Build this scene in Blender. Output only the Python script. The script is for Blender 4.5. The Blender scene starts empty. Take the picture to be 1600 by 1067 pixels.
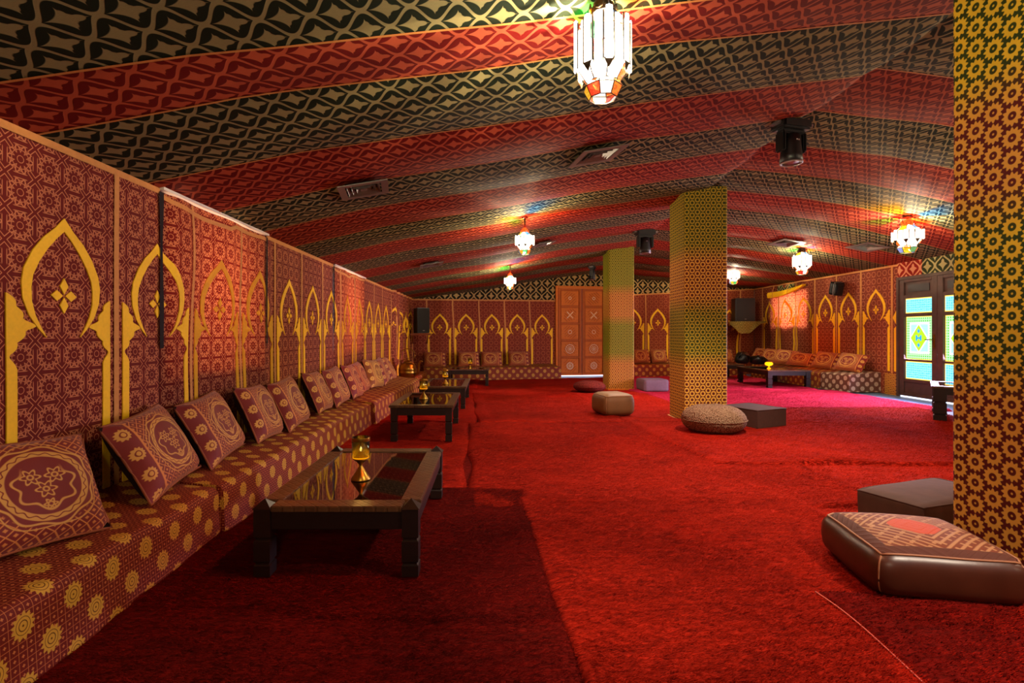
import bpy, bmesh, math, random
import numpy as np
from mathutils import Vector, Matrix, noise
random.seed(7)
rng = np.random.default_rng(7)
PI = math.pi
sc = bpy.context.scene
C = sc.collection

# ------------------------------------------------------------------ camera, world, exposure, lights
cam = bpy.data.cameras.new('camera'); cam_o = bpy.data.objects.new('camera', cam); C.objects.link(cam_o)
cam_o.location = (0, 0, 1.3); cam_o.rotation_euler = (PI/2, 0, 0)
cam.sensor_width = 36; cam.lens = 18.0; cam.shift_x = 33/1600; cam.shift_y = -12.5/1600
cam.clip_start = 0.03; cam.clip_end = 100
sc.camera = cam_o
sc.view_settings.view_transform = 'Standard'; sc.view_settings.look = 'None'
sc.view_settings.gamma = 1; sc.view_settings.use_curve_mapping = False
sc.view_settings.exposure = 0.85
sc.cycles.use_denoising = True
sc.cycles.max_bounces = 8; sc.cycles.diffuse_bounces = 4; sc.cycles.transparent_max_bounces = 12
sc.cycles.sample_clamp_indirect = 4.0
w = bpy.data.worlds.new('world'); sc.world = w; w.use_nodes = True
w.node_tree.nodes['Background'].inputs[0].default_value = (0.75, 0.85, 1.0, 1)
w.node_tree.nodes['Background'].inputs[1].default_value = 0.25

def light(name, kind, loc, power, col, size=0.1, size_y=None, target=None, spot=None, spread=None, blend=0.5):
    l = bpy.data.lights.new(name, kind); l.energy = power; l.color = col
    if kind == 'AREA':
        l.shape = 'RECTANGLE'; l.size = size; l.size_y = size_y or size
        if spread: l.spread = spread
    else: l.shadow_soft_size = size
    if kind == 'SPOT': l.spot_size = spot; l.spot_blend = blend
    o = bpy.data.objects.new(name, l); C.objects.link(o); o.location = loc
    if target is not None:
        o.rotation_euler = (Vector(target)-Vector(loc)).to_track_quat('-Z', 'Y').to_euler()
    return o
LANTERN_W = 26.0
for (bx, by, bz, bp) in ((.5, -2.3, 2.45, 85), (6.5, 5.3, 2.8, 65), (6.5, 2.4, 2.8, 55), (6.5, -.6, 2.8, 45)):   # lanterns of the same rows, out of view
    light('lantern_bulb', 'POINT', (bx, by, bz), bp, (1.0, .80, .56), .12)
# daylight falling in through the stained glass doors on the right
light('door_daylight', 'AREA', (8.35, 9.75, 1.2), 190, (0.86, 0.64, 1.0), 1.5, 1.6, target=(5.6, 9.7, 0.0), spread=math.radians(112))
# daylight behind the hangings that cover the windows
light('window_daylight', 'AREA', (-2.95, 4.4, 1.70), 19, (1.0, 0.55, 0.30), 0.7, 0.6, target=(0, 4.25, 1.5))
light('window_daylight', 'AREA', (-2.95, 8.35, 1.75), 26, (1.0, 0.55, 0.30), 0.9, 0.7, target=(0, 8.25, 1.6))
light('window_daylight', 'AREA', (9.0, 14.55, 2.0), 95, (1.0, 0.74, 0.66), 1.3, 0.8, target=(0, 14.55, 2.0))
# moving head lamps on the ridge and an added unseen spot wash the carpet
light('carpet_wash_beam', 'SPOT', (3.05, 5.1, 2.95), 380, (1.0, 0.88, 0.74), 0.08, target=(2.3, 5.2, 0), spot=math.radians(118), blend=0.9)
light('carpet_wash_beam', 'SPOT', (2.9, 9.65, 2.80), 330, (1.0, 0.86, 0.74), 0.08, target=(2.4, 9.2, 0), spot=math.radians(118), blend=0.9)
light('carpet_wash_beam', 'SPOT', (3.05, 1.0, 3.0), 330, (1.0, 0.82, 0.64), 0.08, target=(1.55, 2.9, 0), spot=math.radians(72), blend=1.0)  # added spot with no lamp body, brightens the foreground carpet

# ------------------------------------------------------------------ node expression helper
def rgb(h):
    h = h.lstrip('#'); v = [int(h[i:i+2], 16)/255 for i in (0, 2, 4)]
    return tuple((c/12.92 if c <= .04045 else ((c+.055)/1.055)**2.4) for c in v) + (1,)
class G:
    def __init__(s, name):
        s.m = bpy.data.materials.new(name); s.m.use_nodes = True; s.nt = s.m.node_tree
        s.nt.nodes.clear(); s.out = s.nt.nodes.new('ShaderNodeOutputMaterial')
    def n(s, t, **k):
        nd = s.nt.nodes.new(t)
        for a, b in k.items(): setattr(nd, a, b)
        return nd
    def set(s, inp, v):
        if isinstance(v, E): v = v.v
        if isinstance(v, bpy.types.NodeSocket): s.nt.links.new(v, inp)
        else: inp.default_value = v
    def math(s, op, *a):
        nd = s.n('ShaderNodeMath', operation=op)
        for i, x in enumerate(a): s.set(nd.inputs[i], x)
        return E(s, nd.outputs[0])
    def uv(s):
        nd = s.n('ShaderNodeTexCoord'); sp = s.n('ShaderNodeSeparateXYZ')
        s.nt.links.new(nd.outputs['UV'], sp.inputs[0]); return E(s, sp.outputs[0]), E(s, sp.outputs[1])
    def obj(s):
        nd = s.n('ShaderNodeTexCoord'); sp = s.n('ShaderNodeSeparateXYZ')
        s.nt.links.new(nd.outputs['Object'], sp.inputs[0]); return [E(s, o) for o in sp.outputs]
    def pos(s):
        nd = s.n('ShaderNodeNewGeometry'); sp = s.n('ShaderNodeSeparateXYZ')
        s.nt.links.new(nd.outputs['Position'], sp.inputs[0]); return [E(s, o) for o in sp.outputs]
    def vec(s, x, y, z=0.0):
        nd = s.n('ShaderNodeCombineXYZ')
        for i, v in enumerate((x, y, z)): s.set(nd.inputs[i], v)
        return nd.outputs[0]
    def noise(s, vec=None, scale=5, detail=2, rough=.5, dist=0):
        nd = s.n('ShaderNodeTexNoise'); 
        if vec is not None: s.nt.links.new(vec, nd.inputs['Vector'])
        else:
            t = s.n('ShaderNodeTexCoord'); s.nt.links.new(t.outputs['Object'], nd.inputs['Vector'])
        nd.inputs['Scale'].default_value = scale; nd.inputs['Detail'].default_value = detail
        nd.inputs['Roughness'].default_value = rough; nd.inputs['Distortion'].default_value = dist
        return E(s, nd.outputs[0])
    def mix(s, f, a, b):
        nd = s.n('ShaderNodeMix', data_type='RGBA'); s.set(nd.inputs[0], f)
        s.set(nd.inputs[6], a); s.set(nd.inputs[7], b); return nd.outputs[2]
    def below(s, x, t, soft):       # 1 where x < t
        nd = s.n('ShaderNodeMapRange'); s.set(nd.inputs[0], x)
        nd.inputs[1].default_value = t-soft; nd.inputs[2].default_value = t+soft
        nd.inputs[3].default_value = 1; nd.inputs[4].default_value = 0; return E(s, nd.outputs[0])
    def bump(s, h, strength=.3, dist=.01):
        nd = s.n('ShaderNodeBump'); s.set(nd.inputs['Height'], h)
        nd.inputs['Strength'].default_value = strength; nd.inputs['Distance'].default_value = dist
        return nd.outputs[0]
    def bsdf(s, col, rough=.8, metal=0, normal=None, spec=.3, coat=0, sheen=0, trans=None, emis=None, es=0):
        nd = s.n('ShaderNodeBsdfPrincipled'); s.set(nd.inputs['Base Color'], col); s.set(nd.inputs['Roughness'], rough)
        nd.inputs['Metallic'].default_value = metal; nd.inputs['Specular IOR Level'].default_value = spec
        nd.inputs['Coat Weight'].default_value = coat
        if sheen: nd.inputs['Sheen Weight'].default_value = sheen
        if emis is not None: s.set(nd.inputs['Emission Color'], emis); nd.inputs['Emission Strength'].default_value = es
        if normal is not None: s.nt.links.new(normal, nd.inputs['Normal'])
        o = nd.outputs[0]
        if trans:
            t = s.n('ShaderNodeBsdfTranslucent'); s.set(t.inputs[0], col); mx = s.n('ShaderNodeMixShader')
            mx.inputs[0].default_value = trans; s.nt.links.new(o, mx.inputs[1]); s.nt.links.new(t.outputs[0], mx.inputs[2]); o = mx.outputs[0]
        s.nt.links.new(o, s.out.inputs[0]); return s.m
class E:
    def __init__(s, g, v): s.g = g; s.v = v
    def __add__(a, b): return a.g.math('ADD', a, b)
    __radd__ = __add__
    def __sub__(a, b): return a.g.math('SUBTRACT', a, b)
    def __rsub__(a, b): return a.g.math('SUBTRACT', b, a)
    def __mul__(a, b): return a.g.math('MULTIPLY', a, b)
    __rmul__ = __mul__
    def __truediv__(a, b): return a.g.math('DIVIDE', a, b)
    def __pow__(a, b): return a.g.math('POWER', a, b)
    def abs(a): return a.g.math('ABSOLUTE', a)
    def cos(a): return a.g.math('COSINE', a)
    def sin(a): return a.g.math('SINE', a)
    def frac(a): return a.g.math('FRACT', a)
    def mn(a, b): return a.g.math('MINIMUM', a, b)
    def mx(a, b): return a.g.math('MAXIMUM', a, b)
    def pp(a, p): return (a/p + .5).frac()*p - p/2       # signed offset from the nearest multiple of p
def hyp(x, y): return (x*x + y*y)**.5
def ang(g, y, x): return g.math('ARCTAN2', y, x)

# ------------------------------------------------------------------ materials
def m_plain(name, col, rough=.6, metal=0, spec=.3, var=.15, scale=30, bump=.1, coat=0, sheen=0, trans=None):
    g = G(name); nz = g.noise(scale=scale, detail=3)
    c = rgb(col); d = tuple(x*(1-var) for x in c[:3])+(1,); l = tuple(min(1, x*(1+var)) for x in c[:3])+(1,)
    return g.bsdf(g.mix(nz, d, l), rough, metal, g.bump(nz, bump, .005) if bump else None, spec, coat, sheen, trans)
def m_girih(name, dark='#641208', lite='#bc744c', trans=None, a=.158):
    g = G(name); u, v = g.uv()
    p = (u/a).frac()-.5; q = (v/a).frac()-.5
    r = hyp(p, q); th = ang(g, q, p); f = th.pp(PI/5).abs()
    px = r*f.cos(); py = r*f.sin()
    def ln(al, c): return (px*math.cos(al)+py*math.sin(al)-c).abs()
    d = ln(0, .105).mn(ln(1.0, .235)).mn(ln(.62, .335)).mn(ln(1.45, .09)).mn(ln(0.15, .285))
    rose = g.below(d, .0105, .005)*g.below(r, .44, .01)
    du = .5-p.abs(); dv = .5-q.abs()
    dd = (du-dv).abs()*.707; al = (du+dv)*.707
    xo = g.below((dd-.056).abs(), .013, .006)*g.below(al, .31, .01)
    tip = g.below((al-.31).abs(), .013, .006)*g.below(dd, .06, .01)
    inner = g.below(dd.mx(al-.26), .040, .006)
    kn = g.below((du.mn(dv)-.075).abs(), .012, .006)*g.below(r, .52, .02)*(1-g.below(al, .25, .02))
    lite_f = (rose.mx(kn)).mx(xo).mx(tip)*(1-inner)
    nz = g.noise(g.vec(u*40, v*40), 6, 3)
    dk = g.mix(nz, tuple(x*.8 for x in rgb(dark)[:3])+(1,), tuple(x*1.15 for x in rgb(dark)[:3])+(1,))
    weave = (u*2*PI/.0025).sin()*(v*2*PI/.0025).sin()
    return g.bsdf(g.mix(lite_f, dk, rgb(lite)), .75, normal=g.bump(nz, .12, .003), spec=.2, trans=trans)
def m_damask(name, dark, lite, trans=None, flip=False, b=.205, a=.235, q=.72):
    g = G(name); u, v = g.uv()
    if flip: u, v = v, u
    cth = (u*(2*PI/b)).cos()
    A = a/4.25
    d0 = ((v-A*cth).pp(a)).abs(); d1 = ((v-a/2+A*cth).pp(a)).abs()
    d = d0.mn(d1); band = g.below((d-.0085*q).abs(), .0105*q, .0022)
    def fl(u0, v0):
        x = (u-u0).pp(b); y = (v-v0).pp(a)
        x = x/q; y = y/q
        star = g.below((x.abs()/.104)**.62+(y.abs()/.090)**.62, 1, .05)
        bulb = g.below(hyp((x-.044)/.040, y/.025), 1, .06)
        lobe = g.below(hyp((x-.004)/.020, (y.abs()-.028)/.040), 1, .08)
        return star.mx(bulb).mx(lobe)
    wid = fl(b/2, a/4).mx(fl(0, 3*a/4))
    m = band.mx(wid)
    nz = g.noise(g.vec(u*9, v*60), 6, 3)
    l1 = rgb(lite); l0 = tuple(x*.72 for x in l1[:3])+(1,)
    return g.bsdf(g.mix(m, rgb(dark), g.mix(nz, l0, l1)), .8, normal=g.bump(m*.6+nz*.25, .35, .004), spec=.12, trans=trans)
def m_hex(name, p=.116, scal=True, bands=((2.62, 1), (1.97, 0), (1.05, 1), (0, 0)), y0='#dcb428', ring=.19, wide=.50):
    g = G(name); u, v = g.uv(); wd = p*math.sqrt(3)
    def fl(x, y):
        r = hyp(x, y)/p
        if scal:
            t = ang(g, y, x); ro = r/(.93+.13*(t*12).cos())
        else: ro = r
        rg = g.below(ro, wide-.05, .02)*(1-g.below(r, ring, .015))
        dot = g.below(r, .05, .015)
        return rg.mx(dot) if scal else rg.mx(g.below(r, .0, .001))
    f = fl(u.pp(wd), v.pp(p)).mx(fl((u-wd/2).pp(wd), (v-p/2).pp(p)))
    # small crosses between the flowers
    z = g.pos()[2]
    grn = None
    for i, (z0, k) in enumerate(bands):
        if not k: continue
        up = 1-g.below(z, z0, .12)
        if i > 0: up = up*g.below(z, bands[i-1][0], .12)
        grn = up if grn is None else grn.mx(up)
    ycol = g.mix(grn, rgb('#d4983a'), rgb(y0)); dk = g.mix(grn, rgb('#560e08'), rgb('#2c3806'))
    return g.bsdf(g.mix(f, dk, ycol), .7, normal=g.bump(f, .15, .002), spec=.25)
def m_sofa(name, base='#6a1207', line='#b86a3a', gold='#c89434', pale=False, p=.225):
    g = G(name); u, v = g.uv(); c = .034
    cu = u.pp(c); cv = v.pp(c)
    ed = (cu.abs()).mn(cv.abs()); grid = g.below(ed, .0010, .0005)
    eu = (u-c/2).pp(c).abs(); ev = (v-c/2).pp(c).abs()
    cross = g.below(eu.mn(ev), .0022, .0006)*g.below(eu.mx(ev), .0058, .0008)
    def med(x, y):
        x = x.pp(p); y = y.pp(p); r = hyp(x, y*.92); t = ang(g, y, x)
        bd = g.below(r/(1+.13*(t*13).cos()), .0430, .0014)
        rings = g.below((r - .017).abs(), .0018, .0006)
        ring2 = g.below((r - .029).abs(), .0012, .0006)
        rings = rings.mx(ring2).mx(g.below(r, .004, .001))
        return bd, rings
    b1, r1 = med(u, v); b2, r2 = med(u-p/2, v-p/2)
    bd = b1.mx(b2); rg = r1.mx(r2)
    nz = g.noise(g.vec(u*30, v*30), 5, 3)
    col = g.mix(grid.mx(cross), g.mix(nz, tuple(x*.75 for x in rgb(base)[:3])+(1,), rgb(base)), rgb(line))
    col = g.mix(bd, col, g.mix(nz, rgb(gold), tuple(x*.8 for x in rgb(gold)[:3])+(1,))); col = g.mix(bd*rg, col, rgb('#5a3208'))
    return g.bsdf(col, .7, normal=g.bump(nz+bd*.5, .25, .004), spec=.25)
def m_cushion(name, base='#7e1808', gold='#cc9440', thread='#cc7c34'):
    g = G(name); u, v = g.uv()                      # -1..1 both, picture centre shifted to u=.18
    x = u-.16; y = v
    r = hyp(x*1.32, y*1.12); t = ang(g, y, x)
    def ringf(c, wd): return g.below((r-c).abs(), wd, .008)
    scr = (t*9).cos()*.035
    r_out = g.below((r-.80-scr).abs(), .020, .008).mx(g.below((r-.88-(t*5).sin()*.05).abs(), .012, .006))
    band = ringf(.66, .062); bl = g.below((r-.66+(t*22).sin()*.022).abs(), .010, .006)
    # heart of flowers in the middle
    flw = None
    for (fx, fy, fr) in ((-.17, .16, .15), (.17, .16, .15), (0, -.08, .16), (0, -.36, .10)):
        a1 = x*1.15-fx; b1 = y-fy; rr = hyp(a1, b1); tt = ang(g, b1, a1)
        f = g.below((rr-fr*(.72+.2*(tt*6).cos())).abs(), .018, .008).mx(g.below((rr-.04).abs(), .014, .008))
        flw = f if flw is None else flw.mx(f)
    lf = g.below((r-.46-(t*7).sin()*.05).abs(), .022, .01)*g.below(y, .25, .1)
    inside = g.below(r, .84, .02)
    s = .15
    d1 = ((x+y)*.707).pp(s).abs(); d2 = ((x-y)*.707).pp(s).abs()
    lat = g.below(d1.mn(d2), .009, .004)
    e1 = ((x+y)*.707-s/2).pp(s).abs(); e2 = ((x-y)*.707-s/2).pp(s).abs()
    lat = lat.mx(g.below(e1.mx(e2), .022, .006))*(1-inside)
    mot = r_out.mx(band*(1-bl)).mx((flw.mx(lf))*g.below(r, .56, .02))
    side = g.below(u, -.62, .01)                     # plain side band with rosettes
    sx = u+.82; sy = (v-.1).pp(.52); sr = hyp(sx*1.3, sy*1.1); st = ang(g, sy, sx)
    ros = g.below(sr/(1+.1*(st*12).cos()), .155, .01)*(1-g.below((sr-.07).abs(), .012, .006))
    bar = g.below((u+.62).abs(), .025, .006)
    m = (mot.mx(lat)*(1-side)).mx(ros*side).mx(bar)
    nz = g.noise(g.vec(u*14, v*14), 6, 3)
    col = g.mix(m, g.mix(nz, tuple(k*.7 for k in rgb(base)[:3])+(1,), rgb(base)), g.mix((ros*side).mx(mot), rgb(thread), rgb(gold)))
    return g.bsdf(col, .62, normal=g.bump(m*.7+nz*.4, .35, .004), spec=.3, sheen=.15)
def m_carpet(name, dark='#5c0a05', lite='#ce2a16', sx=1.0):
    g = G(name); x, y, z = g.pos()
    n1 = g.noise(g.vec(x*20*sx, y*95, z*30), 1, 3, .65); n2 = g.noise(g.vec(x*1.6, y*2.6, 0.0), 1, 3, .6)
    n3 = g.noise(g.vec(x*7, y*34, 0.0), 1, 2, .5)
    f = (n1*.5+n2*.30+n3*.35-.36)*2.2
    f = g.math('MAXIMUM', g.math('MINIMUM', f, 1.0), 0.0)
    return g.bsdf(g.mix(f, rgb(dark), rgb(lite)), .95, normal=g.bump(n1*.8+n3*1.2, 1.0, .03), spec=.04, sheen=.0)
def m_wood(name, c0, c1, scale=(3, 30), rough=.4, coat=.0, spec=.4, bump=.25):
    g = G(name); x, y, z = g.obj()
    nz = g.noise(g.vec(x*scale[0], y*scale[1], z*scale[1]), 1, 4, .6, 1.5)
    return g.bsdf(g.mix(nz, rgb(c0), rgb(c1)), rough, normal=g.bump(nz, bump, .003), spec=spec, coat=coat)
def m_emit(name, col, st):
    g = G(name); e = g.n('ShaderNodeEmission'); e.inputs[0].default_value = rgb(col); e.inputs[1].default_value = st
    g.nt.links.new(e.outputs[0], g.out.inputs[0]); return g.m
def m_glass(name, col, st=0., gloss=.08, ecol=None):
    g = G(name); t = g.n('ShaderNodeBsdfTransparent'); t.inputs[0].default_value = rgb(col)
    gl = g.n('ShaderNodeBsdfGlossy'); gl.inputs['Roughness'].default_value = .03
    fr = g.n('ShaderNodeFresnel'); fr.inputs[0].default_value = 1.5
    f = g.math('MINIMUM', E(g, fr.outputs[0])+gloss, .9)
    mx = g.n('ShaderNodeMixShader'); g.set(mx.inputs[0], f)
    g.nt.links.new(t.outputs[0], mx.inputs[1]); g.nt.links.new(gl.outputs[0], mx.inputs[2]); o = mx.outputs[0]
    if st:
        e = g.n('ShaderNodeEmission'); e.inputs[0].default_value = rgb(ecol or col); e.inputs[1].default_value = st
        ad = g.n('ShaderNodeAddShader'); g.nt.links.new(o, ad.inputs[0]); g.nt.links.new(e.outputs[0], ad.inputs[1]); o = ad.outputs[0]
    g.nt.links.new(o, g.out.inputs[0]); return g.m
M = dict(
    girih=m_girih('maroon_star_lattice_cloth'), girih_thin=m_girih('thin_star_lattice_cloth', trans=.35),
    girih_far=m_girih('russet_star_lattice_cloth', '#6a180a', '#b4643a'),
    green=m_damask('green_damask', '#181f12', '#948a5e'), red=m_damask('red_damask', '#620c08', '#b85436'),
    band=m_damask('cream_black_damask', '#17160a', '#b3965c', flip=True, a=.34, b=.40, q=1.2),
    bandred=m_damask('red_cream_damask', '#7c1a10', '#cf8a62', flip=True, a=.34, b=.40, q=1.2),
    bandgreen=m_damask('green_cream_damask', '#2a3018', '#a59a66', flip=True, a=.34, b=.40, q=1.2),
    hex1=m_hex('flower_column_cloth'), 
    hex2=m_hex('hexagon_column_cloth', .088, False, ((2.45, 1), (1.72, 0), (.92, 1), (0, 0)), '#a58c1e', .22, .50),
    hex3=m_hex('fine_hexagon_column_cloth', .075, False, ((2.3, 1), (1.60, 0), (.75, 1), (0, 0)), '#9c9a24', .22, .50),
    gold=m_plain('yellow_applique', '#f4c014', .65, var=.12, scale=60), gold_thin=m_plain('thin_yellow_applique', '#f4be24', .65, var=.12, scale=60, trans=.4), tape=m_plain('tan_tape', '#c48442', .7, var=.15, scale=40),
    sofa=m_sofa('maroon_rosette_brocade'), sofa_pale=m_sofa('brown_diamond_brocade', '#54281c', '#a07a64', '#cdb49c', p=.20),
    cush=m_cushion('medallion_cushion_cloth'), cushy=m_cushion('yellow_medallion_cushion_cloth', '#94560f', '#e0b84a', '#d8a23a'),
    velvet=m_plain('dark_maroon_velvet', '#1e0404', .9, var=.4, scale=20, bump=.3, sheen=.0), piping=m_plain('gold_red_piping', '#8e4a26', .7),
    rug=m_carpet('shaggy_red_pile'), rug2=m_carpet('shaded_red_pile', '#380704', '#86140e'), rug3=m_carpet('daylit_red_pile', '#7a0e1c', '#e8385a'),  # darker pile: shade in the colour; pinker pile: door daylight in the colour
    thread=m_plain('pale_red_thread', '#c4564a', .8),
    darkwood=m_wood('black_brown_carved_wood', '#0c0504', '#26120b', (8, 40), .38, spec=.5),
    tabletop=m_wood('carved_brown_table_wood', '#20120a', '#5a3d24', (6, 18), .35, spec=.5, bump=.8),
    doorwood=m_wood('orange_pine', '#8c380a', '#c46a1c', (30, 4), .55, spec=.2), doorwood2=m_wood('pale_orange_pine', '#b4540f', '#e0842c', (6, 30), .55, spec=.2),
    greywood=m_wood('weathered_brown_door_wood', '#2c1d18', '#5c463b', (30, 4), .6),
    inlay=m_plain('cream_inlay', '#e2c8a4', .5), brass=m_plain('aged_brass', '#a07c2e', .32, 1.0, var=.35, scale=12),
    iron=m_plain('dark_lantern_metal', '#4a3a28', .45, .8, var=.3), black=m_plain('black_plastic', '#0c0b0b', .4, spec=.5, bump=.0),
    grille=m_plain('black_speaker_grille', '#1c1a19', .55, scale=300, var=.5, bump=.4), steel=m_plain('grey_metal', '#8c8684', .35, .9),
    ventm=m_plain('grey_painted_metal', '#807a74', .42, .5), ventdark=m_plain('dark_duct', '#0a0808', .8),
    glass=m_glass('clear_glass', '#f4efe2', 0, .05), tglass=m_glass('table_glass', '#b9a890', 0, .16),
    leather=m_plain('dark_brown_leather', '#421d10', .36, spec=.45, var=.35, scale=9, bump=.25), seam=m_plain('tan_leather_seam', '#8e5c40', .5),
    olive=m_plain('olive_tan_leather', '#6e4626', .6, spec=.25, var=.3, scale=6), olive2=m_plain('grey_tan_leather', '#8a6440', .6, spec=.25, var=.3, scale=6),
    boxgrey=m_plain('brown_grey_cloth', '#4e2e22', .85, var=.25, scale=12, bump=.3), slate=m_plain('mauve_grey_cloth', '#6e5862', .8, var=.15),
    brownbox=m_plain('dark_brown_cloth', '#40241a', .8, var=.25),
    tile=m_plain('blue_grey_floor_tile', '#5f7f9c', .35, var=.15, scale=4), white=m_plain('white_painted_board', '#d8cfc4', .7),
    plaster=m_plain('grey_plaster', '#6e6258', .9), gap_dark=m_plain('gap_black', '#160606', .8), cloth=m_damask('green_gold_cloth', '#3c3510', '#a89548', b=.1, a=.1, q=.33),
    lit=m_emit('daylight_gap', '#dfe4ff', 1.6), flame=m_emit('candle_flame', '#ffe070', 9.), wax=m_glass('amber_oil', '#d89a10', .55, .05, '#f0b010'),
    amber=m_glass('amber_glass', '#f0b428', .6, .05, '#f2b010'),
    gwhite=m_glass('lit_white_glass', '#f2f0ea', 1.5, .02, '#fff6ea'), gorange=m_glass('lit_orange_glass', '#ff6a18', .45, .03, '#ff7a30'),
    gred=m_glass('lit_red_glass', '#f03018', .35, .03, '#f04a30'), ggreen=m_glass('lit_green_glass', '#30d058', .35, .03, '#60d080'),
    gblue=m_glass('lit_blue_glass', '#4090ff', .4, .03, '#80c0ff'), gyellow=m_glass('lit_yellow_glass', '#ffb818', .45, .03, '#ffc030'),
    gclear=m_glass('lit_clear_glass', '#ccc8c0', .9, .03, '#fff0e0'),
)
def m_weave(name, c0, c1):
    g = G(name); vo = g.n('ShaderNodeTexVoronoi'); t = g.n('ShaderNodeTexCoord'); g.nt.links.new(t.outputs['Object'], vo.inputs['Vector'])
    vo.inputs['Scale'].default_value = 75; d = E(g, vo.outputs['Distance'])
    return g.bsdf(g.mix(g.below(d, .45, .35), rgb(c0), rgb(c1)), .9, normal=g.bump(1-d, .9, .02), spec=.1)
M['weave'] = m_weave('brown_knit', '#5a3a26', '#a88466'); M['weavered'] = m_weave('brick_red_knit', '#4e1612', '#8e3a2c')
def m_kilim(name):
    g = G(name); u, v = g.uv()
    d = u.abs()+v.abs(); dia = g.below(hyp(u*1.0, v*1.0), .36, .01)*g.below(d, .46, .01); edge = g.below(u.abs().mx(v.abs()), .80, .01)
    st = g.below((d*1.0).pp(.17).abs(), .030, .01); zz = g.below((u.abs()*1.0-v.abs()).pp(.30).abs(), .035, .01)*g.below(d.pp(.34).abs(), .10, .01)
    nz = g.noise(g.vec(u*6, v*50), 3, 2)
    body = g.mix(st.mx(zz)*.8, rgb('#6a3018'), rgb('#b08058')); body = g.mix(nz*.5, body, rgb('#4c2210'))
    body = g.mix(dia, body, rgb('#a03a1a')); col = g.mix(edge, rgb('#4c2418'), body)
    return g.bsdf(col, .72, normal=g.bump(st+nz*.5, .4, .006), spec=.25)
M['kilim'] = m_kilim('embroidered_leather_top')
def m_tiletop(name):
    g = G(name); x, y, z = g.pos()
    a = (x+y).pp(.06).abs(); b = (x-y).pp(.06).abs(); ln = g.below(a.mn(b), .006, .002); nz = g.noise(scale=14, detail=3)
    return g.bsdf(g.mix(nz, rgb('#2a180e'), rgb('#6a4a2c')), .35, normal=g.bump((1-ln)+nz*.6, .8, .006), spec=.5)
M['carved'] = m_tiletop('zigzag_carved_wood')
def m_stained(name, kind):
    g = G(name); u, v = g.uv()
    if kind == 'arab':
        d = g.below(((u*2*PI/.09).sin()*(v*2*PI/.09).sin()).abs(), .35, .1); nz = g.noise(g.vec(u*60, v*60), 1, 3)
        c = g.mix(d.mx(g.below(nz, .45, .05)), rgb('#2aa8d8'), rgb('#8fe4f4'))
    elif kind == 'green':
        d = g.below((u.pp(.05).abs()+v.pp(.05).abs()), .018, .003); c = g.mix(d, rgb('#a6f0a0'), rgb('#3fae20'))
    elif kind == 'lime':
        nz = g.noise(g.vec(u*50, v*50), 1, 2); c = g.mix(nz, rgb('#86c81e'), rgb('#b6e42c'))
    else:
        d = g.below(u.pp(.03).abs(), .005, .002)*g.below(v.pp(.02).abs(), .006, .002); c = g.mix(d, rgb('#78c8f4'), rgb('#f0d060'))
    e = g.n('ShaderNodeEmission'); g.set(e.inputs[0], c); e.inputs[1].default_value = 1.05
    g.nt.links.new(e.outputs[0], g.out.inputs[0]); return g.m
for k in ('arab', 'green', 'lime', 'field'): M['st_'+k] = m_stained('stained_glass_'+k, k)
M['st_white'] = m_emit('stained_glass_white', '#f6f4f0', 1.15); M['st_yellow'] = m_emit('stained_glass_yellow', '#ffcf50', 1.1); M['st_blue'] = m_emit('stained_glass_blue', '#2a8cf0', 1.0)

# ------------------------------------------------------------------ mesh helpers
def link(name, me, mat=None, parent=None, smooth=False):
    o = bpy.data.objects.new(name, me); C.objects.link(o)
    if mat is not None: me.materials.append(M[mat] if isinstance(mat, str) else mat)
    if smooth:
        me.polygons.foreach_set('use_smooth', [True]*len(me.polygons))
    if parent is not None: o.parent = parent
    return o
def pyd(name, verts, faces, mat, parent=None, uvs=None, smooth=False):
    me = bpy.data.meshes.new(name); me.from_pydata([tuple(v) for v in verts], [], faces)
    if uvs is not None:
        l = me.uv_layers.new(name='UV'); idx = np.zeros(len(me.loops), dtype=np.int32); me.loops.foreach_get('vertex_index', idx)
        l.data.foreach_set('uv', np.asarray(uvs, dtype=np.float32)[idx].ravel())
    me.update(); return link(name, me, mat, parent, smooth)
def fin(name, bm, mat, parent=None, smooth=False):
    me = bpy.data.meshes.new(name); bmesh.ops.recalc_face_normals(bm, faces=bm.faces); bm.to_mesh(me); bm.free()
    return link(name, me, mat, parent, smooth)
def bm_box(bm, c, s, bev=0, rz=0, seg=2):
    r = bmesh.ops.create_cube(bm, size=1); vs = r['verts']
    bmesh.ops.scale(bm, vec=s, verts=vs)
    if bev:
        es = list({e for v in vs for e in v.link_edges})
        q = bmesh.ops.bevel(bm, geom=es, offset=bev, segments=seg, affect='EDGES'); vs = list({v for f in q['faces'] for v in f.verts} | {v for v in vs if v.is_valid})
    if rz: bmesh.ops.rotate(bm, verts=vs, cent=(0, 0, 0), matrix=Matrix.Rotation(rz, 3, 'Z'))
    bmesh.ops.translate(bm, vec=c, verts=vs); return vs
def box(name, c, s, mat, parent=None, bev=0, rz=0):
    bm = bmesh.new(); bm_box(bm, c, s, bev, rz); return fin(name, bm, mat, parent)
def lathe(name, prof, mat, parent=None, seg=24, loc=(0, 0, 0), smooth=True, caps=True):
    vs = []; fs = []; n = len(prof)
    for r, z in prof:
        for k in range(seg):
            a = 2*PI*k/seg; vs.append((loc[0]+r*math.cos(a), loc[1]+r*math.sin(a), loc[2]+z))
    for i in range(n-1):
        for k in range(seg):
            k2 = (k+1) % seg; fs.append((i*seg+k, i*seg+k2, (i+1)*seg+k2, (i+1)*seg+k))
    if caps:
        fs.append(tuple(range(seg))[::-1]); fs.append(tuple((n-1)*seg+k for k in range(seg)))
    return pyd(name, vs, fs, mat, parent, smooth=smooth)
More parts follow.
